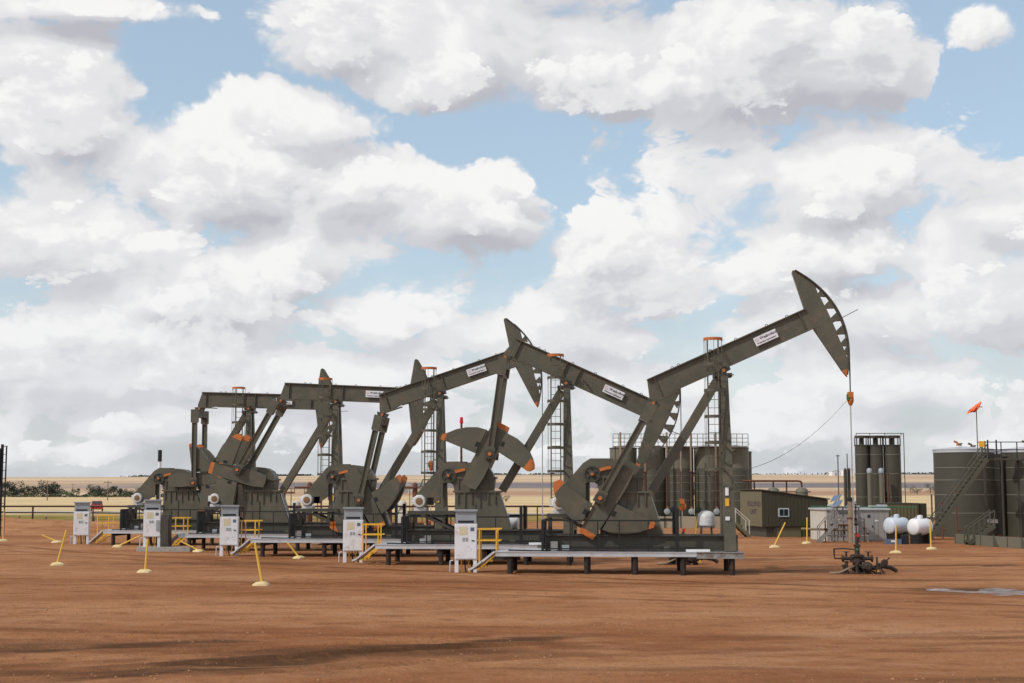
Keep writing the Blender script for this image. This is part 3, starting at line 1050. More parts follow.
# ------------------------------------------------------------------ platforms, railings, steps, cabinets
def platform(i):
    x, y = X0 + DX * i, Y0 + DY * i
    names = ['nearest', 'second', 'middle', 'fourth', 'farthest']
    lab = ['galvanised steel platform on dark piles under the nearest pump jack', 'galvanised steel platform on piles under the second pump jack from the right',
           'galvanised steel platform on piles under the middle pump jack', 'galvanised steel platform on piles under the second pump jack from the left',
           'galvanised steel platform on piles under the farthest pump jack'][i]
    t = thing('steel_platform', lab, 'platform', (x, y, 0), TH, 'platforms under the pump jacks')
    a0 = DECK0[i]
    for l in (-1.32, 1.32):
        near = l > 0
        MB().ibar((a0, l, .70), (-1.1, l, .70), .10, .17, .025, .06).build('edge_channel', 'galv', t)
        MB().ibar((-1.096, l, .675), (.52, l, .675), .12, .23, .03, .06).build('end_beam', 'galv_dull', t)
    # grating panels between the edges
    n = 8
    L_ = (-1.12 - a0) / n
    for k in range(n):
        MB().box(a0 + k * L_ + .01, a0 + (k + 1) * L_ - .01, -1.26, 1.26, .745, .779).build('deck_panel', 'galv', t)
    for k in range(2):
        MB().box(-1.11 + k * .8, -1.11 + k * .8 + .78, -1.26, 1.26, .745, .779).build('deck_panel', 'galv_dull', t)
    legs = [a0 + .5, -4.88, -3.21, -1.56, .12]
    for a in legs:
        MB().ibar((a, -1.25, .56), (a, 1.25, .56), .14, .16, .02, .02).build('cross_beam', 'pile', t)
        for l in (-1.2, 1.2):
            px, py = pump_xy(i, a, l)
            MB().cyl((a, l, gz(px, py) - .15), (a, l, .615), .10, 12).build('pile', 'pile', t)
    # slanted cable tray down from the near corner to the cabinet foot
    tr = MB()
    pts = [(a0 + .45, 1.18, .80), (a0, 1.18, .77), (a0 - .45, 1.0, .42), (a0 - .75, .8, .20), (a0 - .95, .7, .12)]
    for p, q in zip(pts, pts[1:]):
        tr.bar(p, q, .28, .07)
    tr.build('cable_tray', 'galv', t)
    # cables and small fittings lying along the deck
    MB().tube([(a0 + .4, 1.05, .82), (a0 + 1.4, 1.0, .80), (-4.6, 1.08, .81), (-2.4, 1.02, .80), (-.6, .98, .81)], .028, 6).build('cable', 'black', t)
    MB().tube([(-5.6, .95, .81), (-4.2, .92, .82), (-2.9, .96, .81)], .035, 6).build('hose', 'rust_dark', t)
    MB().box(-1.45, -.62, .86, 1.14, .782, .86).build('drip_tray', 'white', t)
    MB().box(-5.75, -5.5, .86, 1.02, .782, 1.0).build('small_box', 'hood_grey', t)
    MB().box(-2.2, -2.0, .9, 1.02, .782, .97).build('small_box', 'olive', t)
    # junction box on the deck
    MB().box(a0 + 1.9, a0 + 2.15, .85, 1.05, .785, 1.12).build('junction_box', 'galv_dull', t)
    return t


def railing(i):
    lab = ['black safety railing round the nearest pump jack', 'black safety railing round the second pump jack from the right', 'black safety railing round the middle pump jack',
           'black safety railing round the second pump jack from the left', 'black safety railing round the farthest pump jack'][i]
    t = thing('safety_railing', lab, 'railing', (X0 + DX * i, Y0 + DY * i, .783), TH, 'railings round the pump jacks')
    a0, a1, L_ = -6.42, -1.75, 1.2
    ht = 1.07
    for l in (-L_, L_):
        MB().bar((a0, l, ht), (a1, l, ht), .05, .05).build('top_rail', 'black', t)
        MB().bar((a0, l, .10), (a1, l, .10), .04, .04).build('bottom_rail', 'black', t)
        for k, a in enumerate((a0, -5.45, -4.5, -3.75, -2.75, a1)):
            w_ = (.085 if k == 0 else .12) if k in (0, 5) else .04
            MB().bar((a, l, .0), (a, l, ht + (.42 if k == 5 else 0)), w_, w_).build('post', 'black', t)
    MB().bar((a0, -L_ + .05, ht), (a0, L_ - .05, ht), .05, .05).build('top_rail', 'black', t)
    MB().bar((a0, -L_ + .05, .10), (a0, L_ - .05, .10), .04, .04).build('bottom_rail', 'black', t)
    first = None
    for k in range(9):
        l = -.96 + k * .24
        if first is None:
            first = MB().bar((a0, 0, .12), (a0, 0, ht - .03), .10, .09).build('baluster', 'black', t, (0, -l, 0))
        else:
            o = first.copy()
            COL.objects.link(o)
            o.location = (0, -l, 0)
    return t


def steps(i):
    lab = ['yellow access steps beside the nearest control cabinet', 'yellow access steps beside the second control cabinet from the right', 'yellow access steps beside the middle control cabinet',
           'yellow access steps beside the second control cabinet from the left', 'yellow access steps beside the leftmost control cabinet'][i]
    a0 = DECK0[i]
    t = thing('access_steps', lab, 'steps', (X0 + DX * i, Y0 + DY * i, 0), TH, 'yellow access steps')
    for l in (-.35, .35):
        MB().bar((a0 - .72, l, .10), (a0 - .03, l, .70), .03, .07).build('stringer', 'yellow', t)
        for a, zb in ((a0 - .66, .12), (a0 - .05, .70)):
            MB().bar((a, l + .02, zb), (a, l + .02, 1.53), .045, .045).build('rail_post', 'yellow', t)
        for z in (1.53, 1.13):
            MB().bar((a0 - .72, l + .02, z), (a0 + .10, l + .02, z), .045, .05).build('handrail', 'yellow', t)
    for k in range(3):
        a = a0 - .60 + k * .21
        z = .2 + k * .2
        MB().box(a, a + .2, -.33, .33, z - .02, z + .02).build('tread', 'yellow', t)
    return t


CAB = [(-1.64, 51.0), (-6.43, 58.0), (-12.45, 63.1), (-17.08, 68.0), (-22.78, 75.8)]


def cabinet(i):
    lab = ['white control cabinet with grey hood nearest the camera, in front of the second pump jack', 'white control cabinet with grey hood in front of the middle pump jack',
           'white control cabinet with grey hood, middle one of the five', 'white control cabinet standing on a low concrete pad, second from the left',
           'white control cabinet with grey hood farthest left, beside bare ground'][i]
    x, y = CAB[i]
    t = thing('control_cabinet', lab, 'cabinet', (x, y, gz(x, y) - .01), -.55 * math.atan2(x, y), 'white control cabinets')
    hw, d = .40, .46
    MB().box(-hw, hw, -d, 0, .47, 1.72).build('box', 'white', t)
    dr = MB().box(-hw + .03, hw - .03, .003, .025, .50, 1.69).build('door', 'white', t)
    MB().box(.20, .30, .028, .05, 1.12, 1.15).build('handle', 'black', dr)
    MB().box(-.24, .05, .0275, .031, 1.33, 1.62).build('display_sheet', 'label_cream', dr)
    MB().box(.16, .30, .0275, .031, 1.47, 1.60).build('small_label', 'panel_blue', dr)
    MB().box(-.12, -.04, .0275, .040, 1.12, 1.24).build('switch', 'hood_grey', dr)
    MB().box(.0, .07, .0275, .040, 1.12, 1.24).build('switch', 'hood_grey', dr)
    h = MB().prism_z([(-.37, -.42), (.37, -.42), (.37, -.03), (-.37, -.03)], 1.725, 2.16)
    h = h.build('hood', 'hood_grey', t)
    MB().box(-.41, .41, -.48, .04, 2.163, 2.225).build('roof_plate', 'hood_grey', h)
    MB().box(-.28, .28, -.029, -.02, 1.76, 1.84).build('vent_slot', 'black', h)
    for a in (-.33, .33):
        for l in (-.40, -.07):
            MB().box(a - .065, a + .065, l - .05, l + .05, 0, .467).build('leg', 'white', t)
    for k, a in enumerate((-.17, -.05, .08, .18)):
        MB().tube([(a, -.3, .5), (a + .02, -.28, .25), (a + .06, -.2, -.02)], .028, 6).build('conduit', 'yellow' if k in (0, 2) else 'black', t)
    MB().tube([(-.46, -.3, .42), (-.56, -.3, .40), (-.57, -.3, .0)], .03, 6).build('drain_pipe', 'galv', t)
    if i == 3:
        o = MB().box(x - .62, x + 1.9, -y + .02 - .9, -y + .35, -.06, .20).build('concrete_pad', 'concrete')
        tag(o, 'low concrete pad under the second cabinet from the left', 'concrete pad')
        t.location.z = .201
        o = MB().box(x + .44, x + .80, -y - .6, -y + .0, .202, 1.72)
        o = o.build('dark_panel', 'olive_dark')
        tag(o, 'dark olive equipment panel just right of the cabinet on the concrete pad', 'panel')
        MB().box(x + .47, x + .77, -y + .003, -y + .02, .3, 1.55).build('panel_door', 'olive_dark', o)
        t2 = t
        MB().box(.20, .37, .0275, .07, .78, 1.25).build('meter_box', 'hood_grey', t)
    return t


for i in range(5):
    platform(i)
    railing(i)
    steps(i)
    cabinet(i)


# ------------------------------------------------------------------ wellheads
def wellhead(i, label):
    x, y = pump_xy(i, 4.585, 0)
    t = thing('wellhead', label, 'wellhead', (x, y, gz(x, y) - .03), TH, 'wellheads under the pump heads')
    MB().lathe([(.20, -.1), (.20, .18), (.30, .18), (.30, .26), (.17, .28), (.17, .42), (.27, .42), (.27, .50), (.13, .52), (.13, .62), (.20, .63), (.20, .69), (.09, .71), (.09, .95),
                (.12, .96), (.12, 1.04), (.05, 1.06), (.05, 1.18)], n=16).build('casing_head', 'oily', t)
    MB().cyl((0, 0, 1.07), (0, 0, 1.30), .06, 10).build('stuffing_box', 'oily', t)
    MB().cyl((.03, .06, 1.30), (.03, .06, 1.42), .05, 8).build('grease_cup', 'red', t)
    for s in (-1, 1):
        v = MB().cyl((0, 0, .55), (s * .55, 0, .55), .065, 10)
        v.lathe([(.12, -.03), (.12, .03)], (s * .22, 0, .55), 'A', 12).lathe([(.12, -.03), (.12, .03)], (s * .5, 0, .55), 'A', 12)
        v.build('side_outlet', 'oily', t)
        MB().cyl((s * .38, 0, .55), (s * .38, 0, .78), .035, 8).build('valve_stem', 'oily', t)
        MB().ring((s * .38, 0, .78), .11, .014, 14, 5).build('hand_wheel', 'oily', t)
    MB().tube([(-.55, 0, .55), (-.78, 0, .55), (-.80, 0, .70), (-.80, 0, .9)], .03, 8).build('riser', 'oily', t)
    MB().tube([(-.80, 0, .88), (-.45, .02, .90), (-.1, .02, .86)], .025, 8).build('bypass_line', 'oily', t)
    MB().lathe([(.13, -.12), (.19, -.12), (.19, -.04), (.13, -.02), (.14, .06), (.09, .14), (.09, .22)], (.28, .42, .27), 'L', 14).build('flanged_valve', 'oily', t)
    MB().tube([(.4, .40, .25), (.62, .3, .24), (.78, .22, .30), (1.15, .05, .24), (1.35, .0, .12)], .075, 8).build('flow_line', 'oily', t)
    MB().cyl((.62, .3, .26), (.62, .3, .62), .035, 8).build('valve_stem', 'oily', t)
    MB().lathe([(.10, -.05), (.13, 0), (.10, .05)], (.9, .2, .42), 'L', 10).build('choke', 'oily', t)
    MB().tube([(.9, .2, .42), (1.08, .2, .60)], .03, 6).build('choke_lever', 'oily', t)
    MB().box(.58, .66, .50, .53, .12, .22).build('tag_plate', 'yellow', t)
    MB().tube([(-.2, .3, .10), (-.6, .45, .08), (-1.05, .5, .06)], .05, 8).build('ground_line', 'tan_pipe', t)
    MB().tube([(-.15, .25, .3), (-.42, .5, .22), (-.75, .55, .07)], .035, 6).build('ground_line', 'tan_pipe', t)
    MB().lathe([(.34, 0), (.36, .04), (.30, .10)], (0, 0, -.02), n=14).build('cellar_collar', 'concrete', t)
    MB().cyl((-.02, .12, .88), (-.02, .19, .88), .05, 8).build('gauge', 'green_paint', t)
    rr = random.Random(i + 2)
    for k in range(9):
        a = rr.uniform(-.55, .65)
        l = rr.uniform(.15, .5)
        zt = rr.uniform(.18, .5)
        MB().lathe([(.05, -.02), (.09, 0), (.09, zt * .3), (.05, zt * .35), (.05, zt), (.08, zt + .01), (.08, zt + .06), (.03, zt + .08)], (a, l, .0), n=8).build('valve_body', 'oily', t)
    for k in range(4):
        a = rr.uniform(-.5, .5)
        MB().tube([(a, .3, rr.uniform(.1, .35)), (a + rr.uniform(.1, .4), .45, rr.uniform(.15, .4)), (a + rr.uniform(.3, .6), .4, .06)], .035, 6).build('hose', 'oily', t)
    return t


wellhead(0, 'rusty wellhead with red and green valves under the raised horse head at the right')
for i, l in ((1, 'wellhead half hidden behind the nearest pump jack'), (2, 'wellhead below the middle pump jack head, behind the white cabinet row'),
             (3, 'wellhead below the head of the second pump jack from the left'), (4, 'wellhead below the head of the farthest pump jack')):
    wellhead(i, l)

# ------------------------------------------------------------------ small site furniture
def stake(bx, by, tx, tz, label, ty=None):
    z = gz(bx, by)
    t = thing('marker_stake', label, 'marker stake', (bx, by, z), 0, 'yellow marker stakes on cream bases')
    n = 14
    rng = random.Random(int(bx * 100))
    prof = []
    b = MB()
    vs, fs = [], []
    for j, (r, h) in enumerate(((.27, -.03), (.25, .05), (.16, .105), (.05, .12))):
        for k in range(n):
            a = 2 * math.pi * k / n
            rr = r * (1 + .16 * math.sin(3 * a + bx) + rng.uniform(-.07, .07))
            vs.append((rr * math.cos(a), rr * math.sin(a), h + rng.uniform(-.012, .012)))
    for j in range(3):
        for k in range(n):
            fs.append((j * n + k, j * n + (k + 1) % n, (j + 1) * n + (k + 1) % n, (j + 1) * n + k))
    fs.append(tuple(3 * n + k for k in range(n)))
    b.add(vs, fs).build('base', 'cream', t)
    d = Vector((tx - bx, 0, tz - z))
    MB().cyl((0, 0, .06), (d.x, 0, d.z), .038, 8, .034).build('post', 'stake_yellow', t)
    MB().cyl((d.x * .995, 0, d.z * .995), (d.x * 1.02, 0, d.z * 1.02), .036, 8, .02).build('cap', 'stake_yellow', t)
    return t


for a in [(-28.66, 80.8, -28.67, 1.73, 'upright yellow marker stake at the far left edge below the black mast'),
          (-17.69, 55.89, -17.38, 1.31, 'yellow marker stake leaning slightly right in front of the leftmost cabinet'),
          (-13.01, 50.99, -12.95, 1.16, 'upright yellow marker stake just in front of the cabinet on the concrete pad'),
          (-7.65, 44.05, -7.89, 1.29, 'yellow marker stake nearest the camera, on open red ground'),
          (-24.7, 77.9, -25.53, .43, 'yellow marker stake tipped far left, just left of the leftmost cabinet'),
          (-19.78, 72.09, -18.7, .57, 'yellow marker stake tipped right, between the two leftmost cabinets'),
          (-14.74, 67.6, -15.64, .49, 'yellow marker stake tipped left, beside the concrete pad'),
          (-9.04, 60.97, -9.56, .69, 'yellow marker stake tipped left, below the platform of the second pump jack from the left'),
          (13.05, 71.49, 13.62, 1.24, 'yellow marker stake leaning right in front of the olive shed'),
          (15.73, 76.53, 15.76, 1.38, 'upright yellow marker stake between the olive shed and the grey building'),
          (17.66, 66.06, 17.70, 1.28, 'upright yellow marker stake in front of the white gas tanks'),
          (20.53, 70.34, 20.52, 1.36, 'upright yellow marker stake at the foot of the long tank stair')]:
    stake(*a)


def rail_line():
    """rusty pipe carried on posts along the far side of the pad"""
    t = thing('pipe_fence', 'long rusty pipe fence along the far left side of the pad', 'fence', (0, 105, 0))
    n = 0
    x = -46.
    xs = []
    while x < 9:
        xs.append(x)
        x += 3.62
    for a, b in zip(xs, xs[1:]):
        MB().cyl((a, 0, 1.62), (b, 0, 1.62), .065, 8).build('rail_pipe', 'rust_dark', t)
    for a in xs:
        MB().cyl((a, 0, gz(a, 105) - .2), (a, 0, 1.60), .07, 8).build('post', 'rust_dark', t)
    for a in xs[1::3]:
        MB().cyl((a + .8, 0, gz(a + .8, 105) - .2), (a + .8, 0, 1.60), .05, 8).build('post', 'rust_dark', t)
    # a second, lower fence of short stubs behind
    for k, x in enumerate((-38.2, -36.1, -32.4, -26.5, -21.8)):
        y = 111.
        z = gz(x, y)
        o = MB().cyl((x, -y, z - .2), (x, -y, z + .75), .08, 8).cyl((x, -y, z + .75), (x, -y, z + .80), .08, 8, .03).build('fence_stub', 'timber')
        tag(o, ['short dark post behind the pipe fence, first from the left', 'short dark post behind the pipe fence, second from the left', 'short dark post behind the pipe fence, third from the left',
                'short dark post behind the pipe fence, just left of the leftmost cabinet', 'short dark post behind the pipe fence, right of the leftmost cabinet'][k], 'post', 'short posts behind the pipe fence')


rail_line()


def mast():
    t = thing('lattice_mast', 'tall black mast of two pipes cut by the left picture edge', 'mast', (-31.2, 88., 0))
    z0 = gz(-31.2, 88)
    MB().cyl((0, 0, z0 - .2), (0, 0, 5.5), .045, 10).build('mast_pipe', 'black', t)
    MB().cyl((-.26, 0, z0 - .2), (-.26, 0, 5.65), .09, 10).build('mast_pipe', 'black', t)
    MB().cyl((.0, 0, 5.503), (0, 0, 5.55), .06, 10).build('cap', 'black', t)
    for k in range(11):
        z = .5 + k * .5
        MB().bar((-.26, 0, z), (0, 0, z + .05), .035, .035).build('rung', 'black', t)
    MB().box(-.62, -.3, -.2, .2, 3.2, 5.4).build('cage_plate', 'black', t)


mast()


# ------------------------------------------------------------------ tank battery behind the nearest pump
def band(b, x, y, z, r, n=32, h=.05):
    pass


def tank(name, label, x, y, r, h, m, seams, cat='tank', group=None, roof=.25, roof_m=None, split=None, n=36, z0=0.):
    t = thing(name, label, cat, (x, y, z0), 0, group)
    if split:
        MB().lathe([(r, -.1), (r, split)], n=n).build('lower_shell', m, t)
        MB().lathe([(r, split + .004), (r, h)], n=n).build('upper_shell', 'tank_light', t)
    else:
        MB().lathe([(r, -.1), (r, h)], n=n).build('shell', m, t)
    MB().lathe([(r + .05, h + .003), (r + .05, h + .07), (r * .6, h + .07 + roof * .55), (r * .15, h + .07 + roof), (.01, h + .07 + roof)], n=n).build('roof', roof_m or m, t)
    for z in seams:
        MB().lathe([(r + .002, z - .028), (r + .018, z - .02), (r + .018, z + .02), (r + .002, z + .028)], n=n).build('weld_band', 'seam', t)
    return t


mids = [(8.7, 111.5), (10.85, 110.6), (12.95, 110.2), (15.1, 110.), (17.25, 110.4)]
mid_labels = ['olive tank leftmost in the battery, mostly hidden by the nearest pump jack', 'olive tank with pale upper band, second from the left in the battery',
              'olive tank with pale upper band in the middle of the battery', 'olive tank with pale upper band, next to the post of the nearest pump jack', 'olive tank just right of the nearest pump jack post']
for k, ((x, y), l) in enumerate(zip(mids, mid_labels)):
    t = tank('battery_tank', l, x, y, 1.06, 6.0, 'tank_olive', [2.0, 2.7, 3.35, 3.9], 'tank', 'olive battery tanks', .18, 'tank_olive', 4.45)
t = tank('battery_tank', 'plain darker tank peeking out at the right end of the battery', 18.05, 113.2, .95, 5.75, 'tank_brown', [2.2, 3.4, 4.5], 'tank', 'olive battery tanks', .12)


def catwalk():
    t = thing('catwalk_railing', 'pipe railing along the tops of the olive battery tanks', 'railing', (0, 108.85, 6.14))
    MB().box(7.7, 18.0, -.3, .25, -.06, .0).build('walkway', 'galv_dull', t)
    for z in (.92, .6, .3):
        MB().bar((7.7, .22, z), (18.0, .22, z), .04, .045).build('rail', 'tank_light', t)
    k = 7.7
    while k < 18.05:
        MB().bar((k, .22, 0), (k, .22, .92), .045, .045).build('post', 'tank_light', t)
        k += .4292
    for s in (7.9, 12.0, 16.2):
        MB().bar((s, -.2, -.06), (s, -.2, -6.2), .08, .08).build('support', 'tank_olive', t)


catwalk()


def burner(x, label, lit=False, white=True):
    y = 107.6
    t = thing('burner_stack', label, 'burner stack', (x, y, 0), 0, 'rusty burner stacks before the tank battery')
    MB().cyl((0, 0, 4.2), (0, 0, 7.15), .075, 10).build('upper_pipe', 'tan_pipe', t)
    MB().cyl((0, 0, 1.2), (0, 0, 4.197), .10, 10).build('lower_pipe', 'rust_dark', t)
    MB().lathe([(.16, 0), (.16, .06)], (0, 0, 4.17), n=12).build('collar', 'rust', t)
    MB().cyl((0, 0, -.1), (0, 0, 1.197), .09, 10).build('stand', 'black', t)
    MB().tube([(0, 0, 1.5), (0, .25, 1.4), (0, .4, 1.25)], .12, 8).build('elbow', 'rust', t)
    if white:
        MB().lathe([(.21, 0), (.23, .03), (.23, .16), (.16, .19), (.08, .20)], (-.08, .42, 1.2), 'L', 16).build('flame_arrestor', 'hood_grey', t)
        MB().lathe([(.24, 0), (.26, .16), (.1, .18)], (.42, .25, 1.35), 'L', 14).build('fan_housing', 'black', t)
    if lit:
        MB().lathe([(.2, 0), (.28, .1), (.28, .22), (.12, .27)], (0, .35, 1.6), 'L', 12).build('painted_flame', 'orange', t)  # orange paint stands in for the burner flame
    return t


burner(8.18, 'rusty burner stack at the left end of the tank battery', False, False)
burner(10.05, 'rusty burner stack half hidden behind the nearest pump jack pitman', False, False)
burner(11.68, 'rusty burner stack with a pale round flame arrestor, beside the lowered horse head')
burner(12.75, 'darker burner stack with an orange painted flame at its foot', True, False)
burner(13.5, 'tan topped burner stack with a pale round flame arrestor, left of the white dome')
burner(15.38, 'tall burner stack behind the ladder of the nearest pump jack')

o = MB().box(7.5, 16.2, -106.9, -106.5, -.1, .85).build('containment_wall', 'wall_beige')
tag(o, 'low beige containment wall in front of the olive tank battery', 'wall')
for k in range(7):
    MB().box(7.7 + k * 1.2, 7.78 + k * 1.2, -106.498, -106.42, -.1, .86).build('stiffener', 'tank_olive', o)


def chem_tote(x, y, z, label, r=.34, lg=.38):
    t = thing('chemical_tank', label, 'tank', (x, y, z), TH, 'small white tanks beside the pump jacks')
    prof = [(.02, -r), (r * .75, -r), (r, -r * .75), (r, r * .2), (r * .93, r * .55), (r * .6, r * .85), (.1, r * .92)]
    MB().lathe(prof, (0, 0, r + lg), n=18).build('vessel', 'motor_white', t)
    for a in (-.22, .22):
        for l in (-.2, .2):
            MB().bar((a, l, 0), (a * .8, l * .8, lg + .04), .05, .05).build('leg', 'olive_dark', t)
    MB().cyl((0, 0, lg + 1.88 * r), (0, 0, lg + 2.0 * r), .08, 10).build('lid', 'motor_white', t)
    MB().bar((-.48, .2, .0), (-.33, .2, lg + .35), .03, .03).build('sight_tube', 'yellow', t)
    return t


x, y = pump_xy(0, -.60, -.95)
chem_tote(x, y, .782, 'small white domed chemical tank behind the post of the nearest pump jack', .31, .78)


def lpg(x, y, rz, r, ln, label, m='motor_white', z=.55):
    t = thing('gas_tank', label, 'gas tank', (x, y, 0), rz, 'white horizontal gas tanks')
    prof = [(.02, -ln / 2 - .34 * r), (.45 * r, -ln / 2 - .30 * r), (.8 * r, -ln / 2 - .19 * r), (.95 * r, -ln / 2 - .08 * r), (r, -ln / 2), (r, ln / 2), (.95 * r, ln / 2 + .08 * r), (.8 * r, ln / 2 + .19 * r), (.45 * r, ln / 2 + .30 * r), (.02, ln / 2 + .34 * r)]
    MB().lathe(prof, (0, 0, z + r), 'A', 20).build('shell', m, t)
    for a in (-ln * .35, ln * .35):
        MB().box(a - .1, a + .1, -r * .7, r * .7, -.1, z + .12).build('saddle', 'black', t)
    MB().lathe([(.16, 0), (.16, .16), (.05, .2)], (0, 0, z + 2 * r - .02), n=12).build('valve_dome', m, t)
    MB().ring((-ln / 2 + .2, 0, z + 2 * r), .08, .015, 10, 5, 'L', 0, 180).build('lifting_lug', m, t)
    return t


x, y = pump_xy(1, -2.6, -2.4)
lpg(x, y, TH, .27, .9, 'small white horizontal tank behind the second pump jack from the right', z=1.25)
o = MB().box(x - .6, x + .6, -y - .3, -y + .3, gz(x, y) - .1, 1.20).build('tank_stand', 'olive_dark')
tag(o, 'dark stand under the small white horizontal tank', 'stand')
MB().box(x - .62, x + .62, -y + .302, -y + .33, 1.1, 1.18).build('stand_edge', 'galv_dull', o)

# small pale equipment seen between the pump jacks
for k, (px_, A_, L_, w_, h_, m_, lab) in enumerate([(2, .9, -3.4, .5, 1.1, 'tan_pipe', 'low tan equipment box seen behind the middle pump jack'),
                                                   ]):
    x, y = pump_xy(px_, A_, L_)
    z = gz(x, y)
    o = MB().box(-w_, w_, -.3, .3, -.05, h_).build('equipment_box', m_, None, (x, y, z), (0, 0, TH))
    tag(o, lab, 'box', 'low equipment boxes behind the pumps')
    MB().box(-w_ - .03, w_ + .03, -.33, .33, h_ + .003, h_ + .06).build('lid', m_, o)
    MB().box(-w_ * .6, -w_ * .2, .303, .32, h_ * .3, h_ * .8).build('hatch', 'galv_dull', o)


def process_skid(x, y, label, s=1.0):
    t = thing('process_skid', label, 'process skid', (x, y, gz(x, y)), .1)
    MB().box(-1.6, 1.6, -.6, .6, -.05, .25).build('base', 'rust_dark', t)
    for a, r, h, m in ((-1.1, .22, 3.1, 'rust'), (.9, .2, 3.4, 'rust'), (-.1, .35, 2.0, 'pale_wall')):
        MB().lathe([(r, .25), (r, h - .2), (r * .7, h - .06), (.05, h)], (a, 0, 0), n=14).build('vessel', m, t)
    MB().tube([(-1.1, .3, 2.6), (-.2, .3, 2.6), (-.2, .3, 3.0), (.9, .3, 3.0), (1.8, .3, 3.1), (1.8, .3, .2)], .07, 8).build('pipe', 'rust', t)
    MB().tube([(-1.5, .4, .5), (-1.5, .4, 1.5), (.6, .4, 1.5), (.6, .4, .4)], .06, 8).build('pipe', 'rust_dark', t)
    MB().tube([(1.3, .2, 3.1), (1.5, .2, 3.6), (2.0, .2, 3.6)], .06, 8).build('pipe', 'green_paint', t)
    for a in (-1.5, -.5, .5, 1.5):
        MB().bar((a, -.5, .25), (a, -.5, 2.9), .07, .07).build('frame_post', 'tan_pipe', t)
    MB().bar((-1.55, -.5, 2.9), (1.55, -.5, 2.9), .07, .07).build('frame_rail', 'tan_pipe', t)


process_skid(-16.2, 108., 'rusty process skid with pipes and vessels, seen between the two pump jacks at left')
process_skid(-8.5, 112., 'rusty process skid seen behind the middle pump jack counterweights')


def stack_thing():
    t = thing('vent_stack', 'slim white vent stack with a black tip behind the farthest pump jack', 'vent stack', (-27.4, 111., 0))
    MB().cyl((0, 0, gz(-27.4, 111) - .1), (0, 0, 5.0), .14, 12).build('pipe', 'white', t)
    MB().cyl((0, 0, 5.003), (0, 0, 5.9), .16, 12).build('tip', 'black', t)
    t = thing('flare_stack', 'thin flare pole with a red tip behind the raised counterweights', 'flare stack', (-4.05, 114., 0))
    MB().cyl((0, 0, -.1), (0, 0, 8.1), .09, 10).build('pole', 'rust_dark', t)
    MB().cyl((0, 0, 8.103), (0, 0, 8.6), .16, 10, .12).build('tip', 'red', t)
    t = thing('white_vessel', 'white domed vessel with a narrow neck beside the flare pole', 'vessel', (-3.75, 116., 0))
    MB().lathe([(.75, -.1), (.75, 4.6), (.6, 4.9), (.3, 5.1), (.1, 5.15)], n=18).build('shell', 'white', t)
    MB().cyl((-.45, 0, 4.6), (-.45, 0, 6.5), .22, 12, .14).build('neck', 'white', t)


stack_thing()


# ------------------------------------------------------------------ olive shed, vessels, grey building
def shed():
    t = thing('olive_shed', 'olive metal shed with a sloping roof and one small white window', 'shed', (15.25, 87.3, 0), R(10))
    Ln, Dp = 4.25, 4.0
    z0 = .62
    # walls as four prisms; local A along the front, L towards the camera
    f = MB().prism([(0, z0), (Ln, z0), (Ln, 2.25), (0, 2.80)], -.06, 0).build('front_wall', 'shed_olive', t)
    k = .06
    i = 0
    while k < Ln - .05:
        zt = 2.80 - .55 * k / Ln
        MB().box(k, k + .07, .003, .028, z0 + .01, zt - .03).build('wall_rib', 'shed_olive', f)
        k += .235
        i += 1
    e = MB().box(-.004, .056, -Dp, -.064, z0, 2.78).build('end_wall', 'shed_tan', t)  # tan, and lighter than the front: sunlight put into its colour
    MB().box(Ln - .06, Ln, -Dp, -.064, z0, 2.2).build('rear_end_wall', 'shed_olive', t)
    MB().prism([(.06, z0), (Ln - .07, z0), (Ln - .07, 2.25), (.06, 2.78)], -Dp, -Dp + .06).build('back_wall', 'shed_olive', t)
    rf = MB().prism([(-.10, 2.835), (Ln + .10, 2.26), (Ln + .10, 2.32), (-.10, 2.895)], -Dp - .1, .10).build('roof', 'shed_olive', t)
    w = MB().box(1.02, 1.70, .030, .07, 1.22, 1.74).build('window', 'pale_blue', t)
    MB().box(1.08, 1.345, .072, .08, 1.28, 1.68).build('pane', 'glass', w)
    MB().box(1.375, 1.64, .072, .08, 1.28, 1.68).build('pane', 'glass', w)
    s = MB().box(.3, Ln - .4, -Dp + .3, -.15, -.1, z0 - .004).build('skirting', 'tank_brown', t)
    MB().box(.9, 2.5, -.148, -.10, .0, z0 - .05).build('skirt_panel', 'shed_tan', s)
    for a in (.75, 2.6, 3.2):
        MB().box(a, a + .14, -.148, -.06, -.05, z0 - .01).build('skirt_post', 'shed_olive', s)
    # faded lettering on the end wall
    text_mesh('lettering', 'BOLLERUD', .42, 'purple_text', e, (-.0065, 1.45, 1.98), (R(90), 0, R(-90)), .01, 1.15)
    text_mesh('lettering', 'UNIT', .42, 'purple_text', e, (-.0065, 1.55, 1.50), (R(90), 0, R(-90)), .01, 1.2)
    # porch roof edge at the right
    t2 = thing('steel_steps', 'pale steel steps with handrails at the left end of the olive shed', 'steps', (14.1, 87.6, 0), R(6))
    for l in (-.4, .4):
        MB().bar((-.55, l, .85), (.35, l, .0), .06, .18).build('stringer', 'shed_tan', t2)
        MB().bar((-1.2, l, 1.75), (-.55, l, 1.75), .05, .05).build('handrail', 'pale_wall', t2)
        MB().bar((-.55, l, 1.75), (.35, l, .95), .05, .05).build('handrail', 'pale_wall', t2)
        for a, za, zb in ((-1.2, -.05, 1.75), (-.55, .85, 1.75), (.3, .05, 1.0)):
            MB().bar((a, l, za), (a, l, zb), .05, .05).build('rail_post', 'pale_wall', t2)
    for k in range(4):
        MB().box(-.46 + k * .2, -.22 + k * .2, -.37, .37, .70 - k * .19, .74 - k * .19).build('tread', 'galv_dull', t2)
    MB().box(-1.3, -.5, -.42, .42, .86, .92).build('landing', 'shed_tan', t2)


shed()

